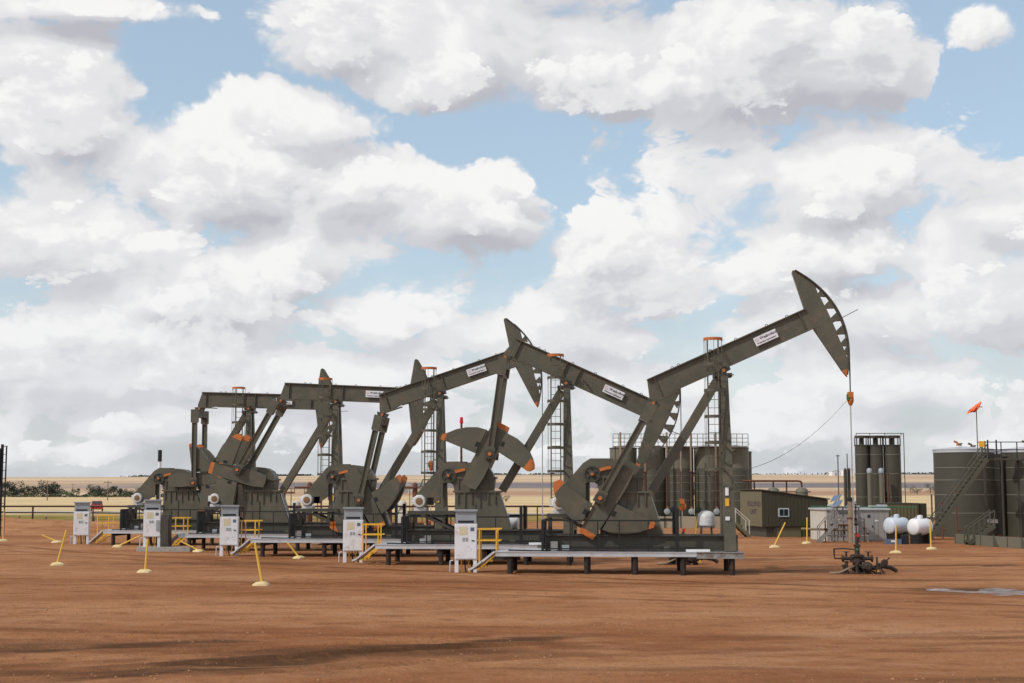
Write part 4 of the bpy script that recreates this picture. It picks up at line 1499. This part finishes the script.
HV = [(15.35, 93.), (17.0, 93.), (18.85, 93.)]
for k, ((x, y), l) in enumerate(zip(HV, ('olive domed vessel behind the left end of the olive shed', 'olive domed vessel behind the middle of the olive shed', 'olive domed vessel behind the right half of the olive shed'))):
    t = thing('domed_vessel', l, 'vessel', (x, y, 0), 0, 'domed vessels behind the olive shed')
    h = [2.55, 2.75, 2.75][k]
    MB().lathe([(.40, -.1), (.40, h), (.36, h + .13), (.25, h + .22), (.1, h + .26)], n=18).build('shell', 'tank_light', t)
    MB().lathe([(.405, 0), (.43, .02), (.43, .06), (.405, .08)], (0, 0, h - .1), n=18).build('rim', 'tank_light', t)
    MB().cyl((0, 0, h + .25), (0, 0, 3.36), .055, 8).build('riser', 'rust_dark', t)
t = thing('pipe_header', 'rust coloured header pipe running above the domed vessels', 'pipe', (0, 93., 0))
MB().tube([(15.0, 0, 3.42), (18.6, 0, 3.42), (18.8, 0, 3.38), (18.85, 0, 3.2)], .07, 10).build('header', 'rust', t)
MB().tube([(17.4, .1, 2.72), (19.4, .1, 2.72)], .035, 8).build('lower_line', 'rust_dark', t)
for x in (15.8, 17.9):
    MB().cyl((x, -.2, -.1), (x, -.2, 3.36), .05, 8).build('support', 'rust_dark', t)


def grey_building():
    t = thing('grey_building', 'low grey metal building with a door and a small square window', 'building', (17.8, 81.0, 0), R(6))
    Ln, Dp, h = 3.62, 3.0, 1.72
    f = MB().box(0, Ln, -.06, 0, 0, h).build('front_wall', 'grey_wall', t)
    MB().box(0, .06, -Dp, -.064, 0, h - .002).build('end_wall', 'pale_wall', t)  # paler than the front wall: the sun on this end is painted in
    MB().box(Ln - .06, Ln, -Dp, -.064, 0, h - .002).build('end_wall', 'grey_wall', t)
    MB().box(.07, Ln - .07, -Dp, -Dp + .06, 0, h - .002).build('back_wall', 'grey_wall', t)
    rf = MB().box(-.08, Ln + .08, -Dp - .1, .08, h + .003, h + .10).build('roof', 'galv', t)
    for a in (.55, 1.2, 2.95, 3.3):
        MB().box(a, a + .03, .003, .022, .05, h - .05).build('wall_rib', 'grey_wall', f)
    d = MB().box(2.18, 2.72, .003, .03, .03, 1.56).build('door', 'grey_wall', t)
    MB().box(2.36, 2.54, .032, .04, 1.28, 1.47).build('window_pane', 'glass', d)
    MB().box(2.62, 2.68, .032, .06, .75, .85).build('door_handle', 'black', d)
    for a0, a1, z0_, z1_, m in ((1.55, 1.85, .95, 1.5, 'grey_wall'), (1.56, 1.84, .45, .85, 'white'), (1.62, 1.82, .88, .94, 'black'), (2.80, 3.02, 1.08, 1.16, 'white'), (1.95, 2.12, 1.08, 1.14, 'white')):
        MB().box(a0, a1, .003, .14 if a0 < 1.6 else .02, z0_, z1_).build('wall_box', m, f)
    for k, (a, w_, hh, m) in enumerate(((.35, .35, .22, 'galv'), (1.7, .4, .14, 'galv'), (2.75, .3, .14, 'galv'), (3.25, .45, .20, 'galv'))):
        MB().box(a, a + w_, -.9, -.4, h + .103, h + .103 + hh).build('roof_vent', m, rf)
    MB().tube([(-.9, .0, 1.93), (5.2, .0, 1.86)], .035, 8).build('roof_pipe', 'green_paint', rf)
    # galvanised pipe frame with stair in front
    t2 = thing('pipe_rack', 'galvanised pipe rack with valves and ladder in front of the grey building', 'pipe rack', (17.6, 79.4, 0), 0)
    for a in (.25, .75, 1.12, 1.62):
        MB().cyl((a, 0, -.1), (a, 0, 1.95), .04, 8).build('upright', 'galv_dull', t2)
    for z in (1.55, 1.9):
        MB().cyl((.2, 0, z), (1.7, 0, z), .035, 8).build('cross_pipe', 'galv_dull', t2)
    MB().cyl((-1.6, .1, .72), (1.2, .1, .66), .07, 10).build('tan_pipe_run', 'tan_pipe', t2)
    MB().cyl((.3, .1, .92), (1.3, .1, .92), .05, 8).build('rust_pipe_run', 'rust', t2)
    for a, z in ((.42, 1.3), (.42, 1.1), (.65, 1.2), (.95, 1.2)):
        MB().box(a, a + .13, -.05, .1, z, z + .17).build('instrument', 'pale_wall', t2)
    for a in (.45, .6, .8, 1.0):
        MB().cyl((a, .1, .25), (a, .1, .9), .035, 8).build('drop_pipe', 'rust_dark', t2)
    for l in (.2, .7):
        MB().bar((-.75, l, .0), (.2, l, 1.0), .05, .14).build('stair_stringer', 'galv_dull', t2)
        MB().bar((-.75, l, .85), (.2, l, 1.85), .04, .04).build('stair_rail', 'galv_dull', t2)
        MB().bar((-.72, l, .0), (-.72, l, .88), .04, .04).build('stair_post', 'galv_dull', t2)
    for k in range(5):
        MB().box(-.68 + k * .18, -.48 + k * .18, .22, .68, .14 + k * .18, .17 + k * .18).build('stair_tread', 'galv_dull', t2)
    for k, (a, z0_, z1_) in enumerate(((1.85, -.05, 1.3), (2.05, -.05, .8), (-.3, -.05, 1.2), (.05, -.05, 1.6), (1.4, -.05, 2.1))):
        MB().cyl((a, .25, z0_), (a, .25, z1_), .035, 8).build('riser', 'galv_dull' if k % 2 else 'rust_dark', t2)
        MB().lathe([(.06, -.05), (.09, 0), (.06, .05)], (a, .25, z1_ * .6), n=8).build('valve', 'rust_dark', t2)
    for z, a0, a1 in ((.35, -.3, 2.05), (1.18, .0, 1.9), (1.62, .05, 1.4)):
        MB().cyl((a0, .25, z), (a1, .25, z), .03, 8).build('cross_pipe', 'galv_dull', t2)
    # solar panels
    for k, (px, py_, pz, l) in enumerate(((17.95, 79.0, 2.12, 'tilted solar panel, lower left of the three by the pipe rack'), (18.12, 80.0, 2.42, 'tilted solar panel, topmost of the three by the pipe rack'),
                                          (18.95, 80.0, 2.05, 'tilted solar panel beside the tan stack'))):
        s = thing('solar_panel', l, 'solar panel', (px, py_, pz), R(20), 'solar panels by the pipe rack')
        MB().bar((-.20, .16, -.14), (.20, -.16, .14), .5, .03, up=(-.6, .2, .8)).build('panel', 'panel_blue', s)
        MB().bar((-.21, .17, -.15), (-.20, .16, -.14), .54, .05, up=(-.6, .2, .8)).build('panel_frame', 'galv', s)
        MB().cyl((0, 0, -.05), (0, 0, -pz - .05), .03, 8).build('mast', 'galv_dull', s)
    t3 = thing('tan_stack', 'thick tan stack with a black cap in front of the grey building', 'stack', (18.66, 78.9, 0))
    MB().cyl((0, 0, -.1), (0, 0, 2.25), .17, 14, .15).build('pipe', 'tan_pipe', t3)
    MB().cyl((0, 0, 2.253), (0, 0, 2.45), .19, 14).build('cap', 'black', t3)
    MB().cyl((0, 0, 1.3), (0, 0, 1.36), .21, 14).build('flange', 'rust', t3)
    t4 = thing('antenna_pole', 'thin antenna pole beside the pipe rack', 'pole', (19.3, 84.5, 0))
    MB().cyl((0, 0, -.1), (0, 0, 4.93), .045, 8, .035).build('pole', 'steel_wire', t4)
    MB().cyl((-.12, 0, 4.86), (.12, 0, 4.86), .03, 6).build('antenna', 'steel_wire', t4)
    t5 = thing('twin_pipes', 'pair of dark vertical pipes left of the slim tanks', 'pipes', (22.4, 95.5, 0))
    for a in (-.12, .12):
        MB().cyl((a, 0, -.1), (a, 0, 4.2), .11, 10).build('pipe', 'tank_brown', t5)
        MB().cyl((a, 0, 4.203), (a, 0, 4.3), .07, 10).build('pipe_cap', 'galv_dull', t5)
    MB().cyl((0, .15, 3.0), (0, .15, 5.25), .035, 8).build('rod', 'steel_wire', t5)


grey_building()

# ------------------------------------------------------------------ slim tanks, container, gas tanks
for k, (x, r, l) in enumerate([(25.75, .49, 'slim tall dark tank, left one of three'), (26.78, .53, 'slim tall dark tank, middle one of three'), (27.98, .62, 'slim tall dark tank, right one of three')]):
    t = tank('slim_tank', l, x, 105., r, 6.05, 'tank_brown', [2.3, 4.0, 5.4], 'tank', 'slim dark tanks', .02, None, None, 24)
    MB().lathe([(r + .015, 6.62), (r + .015, 6.80)], n=24).build('top_ring', 'tank_brown', t)
    for j in range(6):
        a = 2 * math.pi * j / 6
        MB().cyl((r * math.cos(a), r * math.sin(a), 6.07), (r * math.cos(a), r * math.sin(a), 6.62), .045, 6).build('ring_post', 'tank_brown', t)
    MB().cyl((0, 0, 6.07), (0, 0, 6.6), .12, 10).build('vent', 'tank_brown', t)
t = thing('tank_top_railing', 'thin railing above the three slim dark tanks', 'railing', (0, 104.3, 6.8))
MB().bar((25.2, 0, .14), (28.70, 0, .14), .05, .05).build('rail', 'tank_brown', t)
for a in (25.2, 26.2, 27.3, 28.5):
    MB().bar((a, 0, .003), (a, 0, .14), .05, .05).build('post', 'tank_brown', t)
MB().bar((28.68, 0, .14), (28.68, 0, -6.7), .05, .05).build('end_post', 'tank_brown', t)
MB().bar((28.40, 0, .0), (28.40, 0, -6.7), .03, .03).build('end_post', 'tank_brown', t)
for x, l in ((25.93, 'vertical olive pipe with a pale cap before the left slim tank'), (26.78, 'vertical olive pipe with a pale cap before the middle slim tank')):
    t = thing('capped_pipe', l, 'pipe', (x, 103.6, 0), 0, 'capped pipes before the slim tanks')
    MB().cyl((0, 0, -.1), (0, 0, 4.05), .17, 12).build('pipe', 'tank_light', t)
    MB().lathe([(.2, 0), (.2, .22), (.14, .32), (.03, .36)], (0, 0, 4.05), n=12).build('cap', 'hood_grey', t)

o = thing('olive_container', 'olive ribbed container behind the white gas tanks', 'container', (23.6, 90.2, 0), R(3))
MB().box(0, 2.05, -2.4, 0, -.05, 1.95).build('body', 'shed_tan', o)
MB().box(-.03, 2.08, -2.43, .03, 1.953, 2.02).build('roof', 'shed_olive', o)
MB().box(2.053, 2.6, -2.3, -.1, -.05, 2.0).build('dark_end', 'tank_brown', o)
for k in range(9):
    MB().box(.08 + k * .225, .16 + k * .225, .003, .035, .0, 1.93).build('rib', 'shed_tan', o)

lpg(21.15, 78.8, R(30), .45, 1.1, 'white horizontal gas tank with bluish shade painted in, left one of the pair', 'pale_blue', .46)  # white tank in shade, the shade's blue put into its colour
lpg(21.98, 77.2, R(30), .45, 1.0, 'bright white horizontal gas tank, right one of the pair', 'white', .44)
t = thing('tyre_block', 'dark low block in front of the grey building', 'block', (20.5, 76.6, 0))
MB().box(-.6, .25, -.2, .2, -.05, .26).build('block', 'panel_blue', t)
MB().box(.3, .62, -.25, .25, -.05, .48).build('upright_block', 'black', t)
MB().box(-.32, -.1, .203, .22, .1, .2).build('label_plate', 'white', t)

# ------------------------------------------------------------------ big tanks, stair, catwalk, windsock
BT = [(27.92, 88.2), (32.0, 87.9), (30.2, 92.6)]
for k, ((x, y), l) in enumerate(zip(BT, ('big dark storage tank with a galvanised roof behind the long stair', 'big dark storage tank cut by the right picture edge', 'big dark storage tank seen in the gap between the other two'))):
    t = tank('storage_tank', l, x, y, 1.80, 5.28, 'tank_brown', [1.45, 2.55, 3.45, 4.2], 'storage tank', 'big dark storage tanks', .16, 'galv', None, 48)
    MB().lathe([(1.81, 5.12), (1.835, 5.13), (1.835, 5.26), (1.81, 5.278)], n=48).build('rim_band', 'galv', t)
    MB().lathe([(.12, 0), (.12, .12), (.18, .12), (.18, .18)], (-.3, .3, 5.55), n=10).build('hatch', 'galv_dull', t)
    MB().tube([(-.55, .6, 5.55), (-.55, .6, 5.75), (-.75, .6, 5.82)], .07, 8).build('vent_elbow', 'orange' if k == 0 else 'rust', t)
o = MB().cyl((29.98, -87.4, -.1), (29.98, -87.4, 4.9), .11, 10).build('down_pipe', 'tank_brown')
tag(o, 'dark vertical pipe in the gap between the two big tanks', 'pipe')
MB().cyl((29.98, -87.4, 4.9), (30.4, -87.4, 4.9), .11, 10).build('branch', 'tank_brown', o)


def stair(name, label, x0, z0, x1, z1, y, w, n, m, rail_h=.85):
    t = thing(name, label, 'stair', (0, y, 0))
    for l in (-w / 2, w / 2):
        MB().bar((x0, l, z0), (x1, l, z1), .06, .22).build('stringer', m, t)
        MB().bar((x0, l, z0 + rail_h), (x1, l, z1 + rail_h), .05, .05).build('handrail', m, t)
        MB().bar((x0, l, z0 + rail_h * .5), (x1, l, z1 + rail_h * .5), .035, .035).build('mid_rail', m, t)
        for k in range(6):
            f = k / 5
            x, z = x0 + (x1 - x0) * f, z0 + (z1 - z0) * f
            MB().bar((x, l, z), (x, l, z + rail_h), .045, .045).build('rail_post', m, t)
    for k in range(n):
        f = (k + .6) / n
        x, z = x0 + (x1 - x0) * f, z0 + (z1 - z0) * f
        MB().box(x - .13, x + .13, -w / 2 + .04, w / 2 - .04, z - .02, z + .02).build('tread', m, t)
    return t


stair('tank_stair', 'long dark stair climbing to the top of the big storage tank', 24.15, .05, 27.6, 4.65, 83.2, .8, 19, 'tank_olive')
stair('wall_stair', 'short stair over the containment wall before the big tank', 23.95, .05, 25.35, 1.0, 75.6, .7, 6, 'tank_olive', .8)
t = thing('tank_catwalk', 'dark catwalk with railing along the tops of the big tanks', 'catwalk', (0, 84.2, 4.70))
MB().box(27.7, 34.5, -.75, .65, -.12, 0).build('deck', 'tank_brown', t)
for z in (.95, .5):
    MB().bar((27.75, .6, z), (34.5, .6, z), .05, .05).build('rail', 'black', t)
k = 27.75
while k < 34.5:
    MB().bar((k, .6, 0), (k, .6, .95), .05, .05).build('post', 'black', t)
    k += .93
MB().bar((27.75, .6, .98), (27.75, -.6, .98), .06, .06).build('gate_bar', 'black', t)
for a in (27.9, 28.4):
    MB().bar((a, .62, .0), (a, .62, 1.08), .07, .07).build('gate_post', 'black', t)
for a in (28.0, 30.0):
    MB().bar((a, -.4, -.12), (a, -.4, -4.75), .1, .1).build('leg', 'tank_brown', t)
o = thing('warning_sign', 'yellow warning sign at the head of the long tank stair', 'sign', (27.38, 83.1, 5.35))
MB().box(-.17, .17, 0, .02, 0, .34).build('plate', 'yellow', o)
MB().bar((0, -.03, -.45), (0, -.03, .3), .04, .04).build('sign_post', 'tank_brown', o)


def windsock():
    t = thing('windsock', 'orange windsock on a thin pole above the big tank', 'windsock', (27.6, 84.5, 4.9))
    MB().cyl((0, 0, -.2), (0, 0, 2.95), .03, 8).build('pole', 'steel_wire', t)
    vs, fs = [], []
    n, m_ = 14, 9
    for j in range(m_):
        f = j / (m_ - 1)
        c = Vector((.10 - .56 * f, .1 * math.sin(f * 3), 2.86 - .20 * f * f - .08 * f))
        r = (.33 - .12 * f) * (1 + .08 * math.sin(j * 2.1))
        for k in range(n):
            a = 2 * math.pi * k / n
            vs.append((c.x + .6 * r * math.sin(a), c.y + r * math.cos(a), c.z + r * math.sin(a) * (1 - .25 * f)))
    for j in range(m_ - 1):
        for k in range(n):
            fs.append((j * n + k, j * n + (k + 1) % n, (j + 1) * n + (k + 1) % n, (j + 1) * n + k))
    MB().add(vs, fs).build('sock', 'sock', t)
    MB().ring((.08, 0, 2.86), .27, .015, 14, 5, 'Z').build('hoop', 'steel_wire', t)


windsock()

cw = thing('containment_barrier', 'low olive containment barrier in front of the big tanks', 'barrier', (23.9, 77.3, 0), math.atan2(-7.0, 1.45))
for k in range(7):
    MB().box(k * 1.3 + .05, k * 1.3 + 1.25, -.03, .03, -.08, .52).build('barrier_panel', 'tank_light', cw)
    MB().bar((k * 1.3, 0, -.1), (k * 1.3, 0, .56), .08, .08).build('barrier_post', 'tank_olive', cw)
    if k % 2:
        MB().prism([(k * 1.3 + .1, 0), (k * 1.3 + .45, 0), (k * 1.3 + .1, .5)], .034, .06).build('gusset', 'tank_olive', cw)
o = MB().box(25.2, 25.75, -75.95, -75.92, 1.12, 1.32).build('notice_board', 'galv_dull')
tag(o, 'small grey notice board above the containment barrier', 'sign')
MB().bar((25.48, -75.96, -.1), (25.48, -75.96, 1.12), .04, .04).build('post', 'tank_olive', o)
for k, (x, zt, l) in enumerate(((24.9, 2.6, 'rust red standpipe left of the big tank behind the stair'), (25.5, 2.2, 'rust red standpipe just right of the first one'), (26.35, 3.2, 'rust red standpipe against the big tank shell'))):
    o = MB().cyl((x, -84.9, -.1), (x, -84.9, zt), .05, 8).build('standpipe', 'rust')
    tag(o, l, 'pipe', 'standpipes by the big tank')
    MB().cyl((x, -84.9, .5), (x + .25, -84.9, .5), .045, 8).build('branch', 'rust', o)
o = MB().cyl((25.0, -95., -.1), (25.0, -95., 3.9), .06, 8).build('standpipe', 'rust')
tag(o, 'rust red pole rising behind the olive container', 'pipe')
MB().cyl((25.0, -95., 3.9), (25.0, -95., 3.96), .09, 8).build('cap', 'rust', o)

# ------------------------------------------------------------------ beyond the pad
leafm = {}
for nm, c in (('leaf_dark', (.022, .034, .024)), ('leaf_mid', (.040, .056, .026)), ('leaf_olive', (.070, .070, .034))):
    mat(nm, c, .8, var=.5, scale=.35)


def tree(x, y, h, w_, m, label, group='trees in the shelterbelt', n=1100, seed=1, dens=1.):
    rng = random.Random(seed)
    z = gz(x, y)
    t = thing('tree', label, 'tree', (x, y, z), 0, group)
    tr = MB()
    tr.cyl((0, 0, -.3), (0, 0, h * .5), .045 * h, 7, .02 * h)
    for k in range(5):
        a = rng.uniform(0, 6.28)
        tr.cyl((0, 0, h * (.2 + .06 * k)), (w_ * .32 * math.cos(a), w_ * .32 * math.sin(a), h * (.5 + .07 * k)), .018 * h, 5, .006 * h)
    tr.build('trunk', 'bark', t)
    lobes = []
    for k in range(14):
        a, rr = rng.uniform(0, 6.28), w_ * .5 * math.sqrt(rng.random()) * .8
        zz = h * rng.uniform(.18, .84)
        lobes.append((rr * math.cos(a) * (1.15 - zz / h * .55), rr * math.sin(a), zz, h * rng.uniform(.13, .24)))
    vs, fs = [], []
    for k in range(n):
        lx, ly, lz, lr = lobes[k % len(lobes)]
        d = Vector((rng.gauss(0, 1), rng.gauss(0, 1), rng.gauss(0, .8))).normalized() * (lr * rng.uniform(.55, 1.12))
        c = Vector((lx + d.x * 1.25, ly + d.y, lz + d.z))
        s = h * rng.uniform(.02, .045)
        u = Vector((rng.gauss(0, 1), rng.gauss(0, 1), rng.gauss(0, 1))).normalized()
        v = u.orthogonal().normalized()
        o = len(vs)
        vs += [c + u * s, c + v * s * .8, c - u * s, c - v * s * .8]
        fs += [(o, o + 1, o + 2), (o, o + 2, o + 3)]
    me = bpy.data.meshes.new('crown')
    me.from_pydata(vs, [], fs)
    me.materials.append(MATS[m])
    link('crown', me, t)
    return t


def fx(px, y):
    return (px - 512) / 1422 * y


TREES = [(6, 455, 5.0, 8, 0), (19, 450, 5.2, 7, 0), (28, 470, 3.6, 6, 1), (41, 455, 3.8, 6, 0), (52, 450, 5.6, 7.5, 0), (58, 460, 4.2, 5, 1),
         (76, 480, 2.8, 6, 2), (94, 462, 4.2, 6.5, 0), (101, 470, 3.6, 5, 1), (106, 455, 2.8, 5, 1), (116, 458, 4.0, 6, 0), (126, 462, 3.4, 6, 1), (137, 470, 3.0, 6, 0), (150, 475, 2.6, 6, 2)]
TL = ['dark tree at the far left edge of the shelterbelt', 'dark rounded tree right beside the black mast', 'low bush right of the trees by the black mast', 'spreading dark tree left of the utility pole',
      'tallest dark tree of the shelterbelt, at the utility pole', 'smaller tree right of the tallest one', 'low olive bush midway along the shelterbelt', 'dark tree above the leftmost cabinet',
      'small green tree beside the second utility pole', 'small green bush just left of the second utility pole', 'dark tree right of the second utility pole', 'green tree beyond the farthest platform',
      'dark low tree near the farthest pump jack motor', 'low olive bush behind the farthest pump jack']
for k, ((px, y, h, w_, m), l) in enumerate(zip(TREES, TL)):
    tree(fx(px, y), y, h * .98, w_ * 1.25, ['leaf_dark', 'leaf_dark', 'leaf_mid'][m], l, seed=k + 3)
for k, (px, y, h, w_, m, l) in enumerate([(506, 300, 1.6, 2.6, 1, 'lone round green bush in the field behind the second pump jack brace'), (693, 520, 2.8, 5, 2, 'bush far behind the tank battery'),
                                          (915, 560, 3.6, 7, 2, 'olive bush between the slim tanks and the big tank'), (928, 600, 4.5, 6, 1, 'green tree just left of the big tank'),
                                          (908, 640, 3.4, 7, 2, 'low olive scrub bush right of the slim tanks'), (600, 700, 3.2, 7, 2, 'olive bush on the slope behind the nearest pump jack')]):
    tree(fx(px, y), y, h, w_, ['leaf_dark', 'leaf_mid', 'leaf_olive'][m], l, 'bushes in the fields', seed=k + 40, n=380)

GX, GY = np.arange(-1200, 1201, 12.), np.arange(430, 2080, 12.)
GZ = ground_z(*np.meshgrid(GX, GY))


def HG(x, y):
    return float(GZ[int((y - 430) / 12 + .5), int((x + 1200) / 12 + .5)]) - .1


# hedge below the shelterbelt: reads as one mass
rng = random.Random(5)
vs, fs = [], []
for k in range(2600):
    px = rng.uniform(-10, 175)
    y = rng.uniform(440, 475)
    x = fx(px, y)
    c = Vector((x, y, HG(x, y) + rng.random() ** 1.5 * 2.0 * (.6 + .4 * math.sin(px * .21))))
    u = Vector((rng.gauss(0, 1), rng.gauss(0, 1), rng.gauss(0, 1))).normalized()
    v = u.orthogonal().normalized()
    s = rng.uniform(.15, .38)
    o = len(vs)
    vs += [c + u * s, c + v * s, c - u * s, c - v * s]
    fs.append((o, o + 1, o + 2, o + 3))
me = bpy.data.meshes.new('undergrowth')
me.from_pydata(vs, [], fs)
me.materials.append(MATS['leaf_mid'])
o = link('undergrowth', me)
o['kind'] = 'stuff'
o['label'] = 'low undergrowth along the foot of the shelterbelt'

# woods on the skyline
vs, fs = [], []
for k in range(5200):
    px = rng.choice((rng.gauss(280, 9), rng.gauss(300, 6), rng.gauss(498, 5), rng.gauss(525, 22), rng.gauss(552, 9), rng.gauss(940, 40), rng.gauss(930, 90), rng.gauss(700, 40), rng.gauss(160, 16)))
    y = rng.uniform(1850, 2050)
    x = fx(px, y)
    c = Vector((x, y, HG(x, y) + rng.random() ** 2 * 2.6))
    u = Vector((rng.gauss(0, 1), rng.gauss(0, 1), rng.gauss(0, 1))).normalized()
    v = u.orthogonal().normalized()
    s = rng.uniform(.6, 1.5)
    o = len(vs)
    vs += [c + u * s, c + v * s, c - u * s, c - v * s]
    fs.append((o, o + 1, o + 2, o + 3))
me = bpy.data.meshes.new('far_woods')
me.from_pydata(vs, [], fs)
me.materials.append(MATS['leaf_dark'])
o = link('far_woods', me)
o['kind'] = 'stuff'
o['label'] = 'far woods dotted along the skyline'

for px, y, top, l in ((50, 330, 485.5, 'timber utility pole in the field at far left'), (110, 330, 486, 'timber utility pole in the field right of the leftmost cabinet'), (75, 700, 486, 'distant utility pole above the leftmost cabinet')):
    x = fx(px, y)
    z = gz(x, y)
    h = 3 + (487.4 - top) * y / 1422 - z
    t = thing('utility_pole', l, 'utility pole', (x, y, z), 0, 'utility poles in the fields')
    MB().cyl((0, 0, -.3), (0, 0, h + 1.2), .13, 8, .09).build('pole', 'timber', t)
    MB().bar((-.9, 0, h + .8), (.9, 0, h + .8), .1, .12).build('cross_arm', 'timber', t)
    for a in (-.8, -.4, .4, .8):
        MB().cyl((a, 0, h + .86), (a, 0, h + 1.05), .05, 6).build('insulator', 'galv_dull', t)

# wheat stubble farmstead far to the right
for px, y, w_, h, l, m in ((833, 1500, 9, 4.5, 'far white farm shed left of the slim tanks', 'white'), (846, 1520, 12, 6, 'far white farm shed, the larger of the pair', 'white'),
                           (404, 620, 7, 3.0, 'far pale farm building behind the middle pump jack', 'pale_wall')):
    x = fx(px, y)
    t = thing('farm_shed', l, 'shed', (x, y, gz(x, y)), .2, 'far farm sheds')
    MB().box(-w_ / 2, w_ / 2, -4, 4, -.5, h).build('wall', m, t)
    MB().prism([(-w_ / 2 - .3, h + .01), (w_ / 2 + .3, h + .01), (0, h + w_ * .2)], -4.3, 4.3).build('roof', 'galv', t)
    MB().box(-1.2, 1.2, 4.003, 4.05, 0, h * .7).build('door', 'hood_grey', t)


def car():
    x, y = -60.6, 209.
    z = gz(x, y) + .26
    t = thing('red_car', 'red car on the road beyond the pipe fence', 'car', (x, y, z), math.atan2(209, -60.6))
    body = MB()
    body.prism([(-2.1, .28), (2.1, .28), (2.15, .62), (2.0, .82), (1.1, .92), (-1.9, .95), (-2.15, .8)], -.86, .86)
    body.build('body', 'car_red', t)
    cab_ = MB()
    vs = []
    prof = [(1.05, .925), (.35, 1.45), (-1.15, 1.48), (-1.8, .955)]
    vs = [(a, -.82 + (z_ - .9) * .18, z_) for a, z_ in prof] + [(a, .82 - (z_ - .9) * .18, z_) for a, z_ in prof]
    cab_.add(vs, [(0, 1, 2, 3), (7, 6, 5, 4), (0, 4, 5, 1), (1, 5, 6, 2), (2, 6, 7, 3)])
    c = cab_.build('cabin', 'car_red', t)
    MB().add([(1.0, -.7, .97), (1.0, .7, .97), (.42, .62, 1.40), (.42, -.62, 1.40)], [(0, 1, 2, 3)]).build('windscreen', 'glass', c, (.03, 0, .02))
    MB().add([(-1.78, -.7, 1.0), (-1.78, .7, 1.0), (-1.22, .62, 1.42), (-1.22, -.62, 1.42)], [(0, 1, 2, 3)]).build('rear_window', 'glass', c, (-.03, 0, .02))
    MB().box(-1.1, .3, -.70, .70, 1.455, 1.50).build('roof', 'car_red', c)
    for a in (-1.3, 1.35):
        for l in (-.78, .78):
            w = MB().lathe([(.33, -.1), (.33, .1)], (a, l, .33), 'L', 16).build('wheel', 'rubber', t)
            MB().lathe([(.2, -.105), (.2, .105)], (a, l, .33), 'L', 12).build('rim', 'galv', w)
    for l in (-.62, .62):
        MB().box(2.11, 2.17, l - .16, l + .16, .62, .74).build('headlight', 'white', t)
        MB().box(-2.17, -2.10, l - .14, l + .14, .68, .86).build('tail_light', 'red', t)


car()
